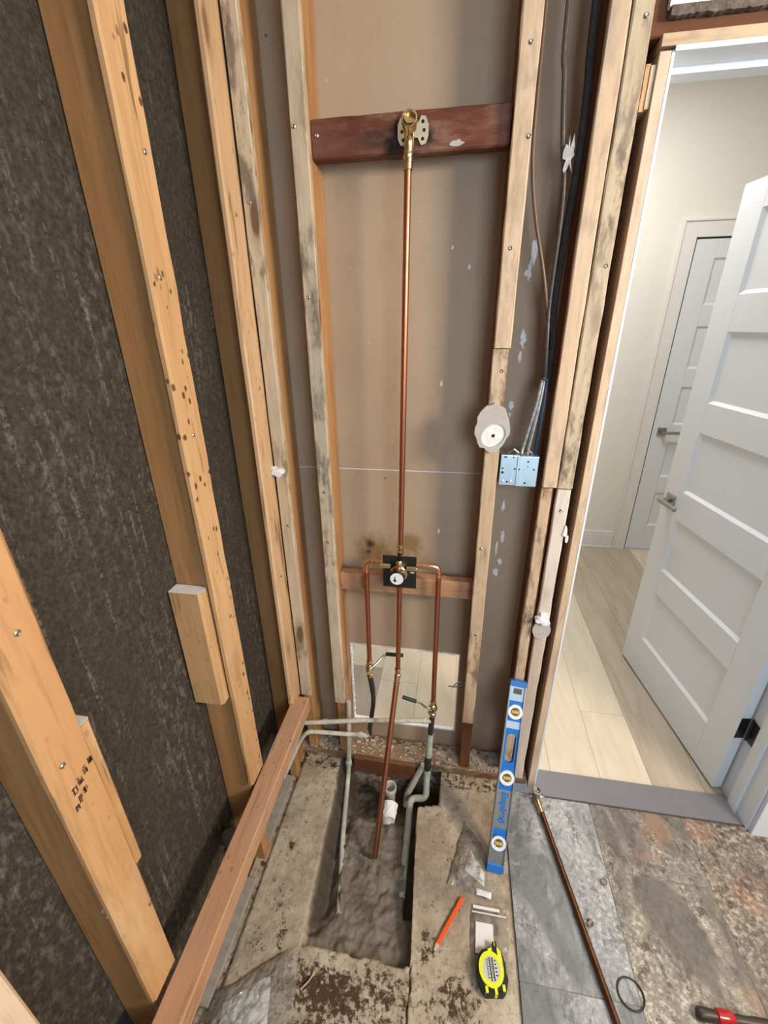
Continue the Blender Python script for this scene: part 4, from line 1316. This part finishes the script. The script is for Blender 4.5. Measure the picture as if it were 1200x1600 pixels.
# carpenter pencil
a_, b_ = Vector((.0975, .787, 0)), Vector((.0125, .640, 0))
dv = (b_ - a_).normalized()
mp_ = Matrix.Translation((a_.x, a_.y, .004)) @ Matrix(((dv.x, -dv.y, 0, 0), (dv.y, dv.x, 0, 0), (0, 0, 1, 0), (0, 0, 0, 1)))
pc = thing('carpenter_pencil', 'flat orange carpenter pencil lying on the bare floor', 'pencil', mat=mp_)
hexa = [(-.0065, .0), (-.0045, .0035), (.0045, .0035), (.0065, 0), (.0045, -.0035), (-.0045, -.0035)]
MXZ = Matrix(((0, 0, 1, 0), (1, 0, 0, 0), (0, 1, 0, .0036), (0, 0, 0, 1)))
MB().prism(hexa, 0, .142, MXZ).obj('shaft', M['orange'], pc)
tip = MB()
A2 = [tip.bm.verts.new(MXZ @ Vector((x, y, .1422))) for x, y in hexa]
B2 = [tip.bm.verts.new(MXZ @ Vector((x * .35, y * .4, .160))) for x, y in hexa]
for i in range(6):
    tip.bm.faces.new((A2[i], A2[(i + 1) % 6], B2[(i + 1) % 6], B2[i]))
tip.bm.faces.new(B2)
tip.bm.faces.new(A2[::-1])
tip.obj('cut_wood', M['pine_pale'], pc, label='bare cut wood at the point')
MB().prism([(x * .34, y * .38) for x, y in hexa], .1602, .170, MXZ).obj('lead', M['lead'], pc)

# tape measure lying on its side
tmz = Matrix.Translation((.174, .624, .0075)) @ Matrix.Rotation(math.radians(8), 4, 'Z')
tp = thing('tape_measure', 'black and yellow tape measure on the clear zip bag', 'tape measure', mat=tmz)
body = [(-.030, -.040), (-.022, -.048), (.024, -.048), (.034, -.040), (.042, -.020), (.036, .010), (.036, .036), (.030, .046), (.012, .047), (.002, .040), (-.020, .040), (-.030, .030), (-.038, .006), (-.038, -.022)]
bm_ = MB().prism(body, 0, .032)
es = [e for e in bm_.bm.edges if abs(e.verts[0].co.z - e.verts[1].co.z) < 1e-6 and e.verts[0].co.z > .01]
bmesh.ops.bevel(bm_.bm, geom=es, offset=.005, segments=2, affect='EDGES')
bm_.obj('case', M['rubber'], tp)
ci = lambda r, n=32, sy=1.0, cx=-.001, cy=-.002: [(cx + r * math.cos(2 * math.pi * i / n), cy + r * sy * math.sin(2 * math.pi * i / n)) for i in range(n)]
ring = MB().ring_prism(ci(.0335, sy=1.12), ci(.0235, sy=1.12), .0315, .0345)
ring.prism([(.0215, .022), (.0325, .010), (.0335, .0), (.0325, .034), (.026, .043), (.0225, .044)], .0315, .0343)
ring.prism([(-.004, .032), (.008, .034), (.008, .043), (-.003, .040)], .0312, .0342)
ring.obj('yellow_ring', M['yellow'], tp, label='bright yellow ring')
MB().prism(ci(.0234, sy=1.12), .0315, .0336).obj('label_disc', M['silver'], tp, label='silver label disc')
pr = MB()
pr.box(-.0045, -.0015, -.026, .022, .0337, .0341).box(.0035, .0065, -.026, .022, .0337, .0341)
rr = random.Random(2)
for k in range(11):
    yy = -.020 + k * .0037
    pr.box(-.0125, -.0125 + rr.uniform(.003, .007), yy, yy + .0016, .0337, .0340)
    pr.box(.0002, .0002 + rr.uniform(.0015, .003), yy, yy + .002, .0337, .0340)
    if k % 2:
        pr.box(.0095, .0095 + rr.uniform(.003, .007), yy, yy + .003, .0337, .0340)
pr.obj('label_print', M['black'], tp)
for k, (x, y) in enumerate(((-.020, -.046), (.004, -.049), (.026, -.043))):
    MB().box(x - .004, x + .004, y - .0008, y + .012, .008, .0325, .001).obj('yellow_grip', M['yellow'], tp)
MB().box(.014, .026, .047, .060, .004, .026, .001).obj('blade_end', M['darkbrown'], tp)
MB().box(.018, .020, .049, .062, .026, .0265).obj('blade_mark', M['yellow'], tp)

# loose pipe with brass elbow on the tiles
cpz = .0265
lpipe = thing('loose_pipe', 'tarnished copper pipe with a brass elbow lying across the grey tiles', 'pipe', (.37, 1.13, 0))
p0, p1 = Vector((.373, 1.118, .0255)), Vector((.518, .42, .0176))
MB().tube([p0, p0.lerp(p1, .5), p1], .0085, 14).obj('pipe', M['copper_old'], lpipe, smooth=True)
dvp = (p1 - p0).normalized()
be = MB()
be.lathe([(.0085, .0), (.0115, .001), (.0115, .014), (.0095, .016), (.0095, .034), (.0108, .035), (.0108, .044), (.0085, .045)], p0 + dvp * -.006, dvp, 14)
be.obj('ferrule', M['brass'], lpipe, smooth=True)
be = MB()
be.tube(fillet([p0, p0 - dvp * .024, p0 - dvp * .028 + Vector((0, 0, .024))], .015), .0115, 14)
be.lathe([(.0115, 0), (.0155, .001), (.0155, .012), (.012, .0125), (.0105, .004), (0, .003)], p0 - dvp * .028 + Vector((0, 0, .018)), (.15, -.2, 1), 16)
be.lathe([(.004, 0), (.009, .001), (.009, .004), (.004, .005)], p0 - dvp * .02 + Vector((-.020, .0, .004)), (0, 0, 1), 12)
be.lathe([(.004, 0), (.009, .001), (.009, .004), (.004, .005)], p0 - dvp * .02 + Vector((.020, .004, .004)), (0, 0, 1), 12)
be.obj('brass_elbow', M['nickel'], lpipe, smooth=True, label='dull brass eared elbow')
orr = MB()
pts = [(.0335 * math.cos(2 * math.pi * i / 36), .0335 * math.sin(2 * math.pi * i / 36), 0) for i in range(36)]
bm = orr.bm
rings = []
for i in range(36):
    a = 2 * math.pi * i / 36
    rings.append([bm.verts.new(((.0325 + .0022 * math.cos(2 * math.pi * k / 8)) * math.cos(a), (.0325 + .0022 * math.cos(2 * math.pi * k / 8)) * math.sin(a), .0022 * math.sin(2 * math.pi * k / 8))) for k in range(8)])
for i in range(36):
    for k in range(8):
        bm.faces.new((rings[i][k], rings[(i + 1) % 36][k], rings[(i + 1) % 36][(k + 1) % 8], rings[i][(k + 1) % 8]))
o = orr.obj('rubber_ring', M['rubber'], None, (.5405, .643, .0112), smooth=True)
tag(o, 'thin black rubber ring lying on the grey tiles', 'ring')
for (x, y, lab, rz) in ((.541, .896, 'small copper ring standing alone on the tile seam', .4), (.4715, .781, 'small copper ring touching the loose pipe', 1.9)):
    o = MB().lathe([(.0082, -.004), (.0096, -.004), (.0100, 0), (.0096, .004), (.0082, .004), (.0079, 0), (.0082, -.004)], (0, 0, 0), (-.55 * math.cos(rz), -.75, .55), 20).obj('copper_ring', M['copper_bright'], None, (x, y, .0180), smooth=True)
    tag(o, lab, 'ring', 'copper rings on the tiles')
rt_ = thing('hand_tool', 'dark handled tool with a red collar at the lower right corner', 'tool', (.78, .64, 0))
P = lambda s: Vector((.690, .628, .024)) + Vector((1, .02, 0)) * s
MB().lathe([(0, 0), (.010, .001), (.014, .006), (.0145, .02), (.012, .045), (.012, .05)], P(0), (1, .02, 0), 16).obj('butt', M['darkbrown'], rt_, smooth=True)
MB().lathe([(.012, 0), (.0165, .003), (.017, .02), (.0165, .036), (.013, .042)], P(.046), (1, .02, 0), 16).obj('collar', M['red'], rt_, smooth=True, label='glossy red collar')
MB().lathe([(.011, 0), (.0125, .01), (.011, .03), (.013, .05), (.014, .16), (.008, .17), (.003, .175), (.003, .27), (0, .272)], P(.088), (1, .02, 0), 16).obj('grip', M['darkbrown'], rt_, smooth=True)
# splinter of wood and chips on the bare floor
spn = MB().tube([(-.335, .512, .006), (-.318, .530, .009), (-.309, .548, .006)], .002, 6).obj('wood_splinter', M['pine_pale'], None)
tag(spn, 'pale wood splinter on the dark dirt at the front of the floor', 'splinter')
rr = random.Random(21)
chips = MB()
for i in range(260):
    x, y = rr.uniform(-.53, .24), rr.uniform(.32, 1.17)
    if -.41 < x < 0 and y > .6:
        continue
    s_ = rr.uniform(.001, .004)
    chips.box(x - s_, x + s_, y - s_, y + s_ * .6, 0, .001 + s_)
ch = chips.obj('debris', M['board_grey'], None)
tag(ch, 'scattered mortar crumbs on the bare floor', 'debris', kind='stuff')
for o in list(bpy.data.objects):
    if o.parent is None and o.name.split('.')[0] in ('wall_stud', 'blocking', 'cable', 'plastic_bag', 'plaster_patch'):
        o['group'] = {'wall_stud': 'wall studs with furring strips', 'blocking': 'short blocks between and beside the studs', 'cable': 'cables in the bay beside the doorway',
                      'plastic_bag': 'clear plastic bags on the bare floor', 'plaster_patch': 'round drywall scraps left on the studs'}[o.name.split('.')[0]]
bpy.context.view_layer.update()
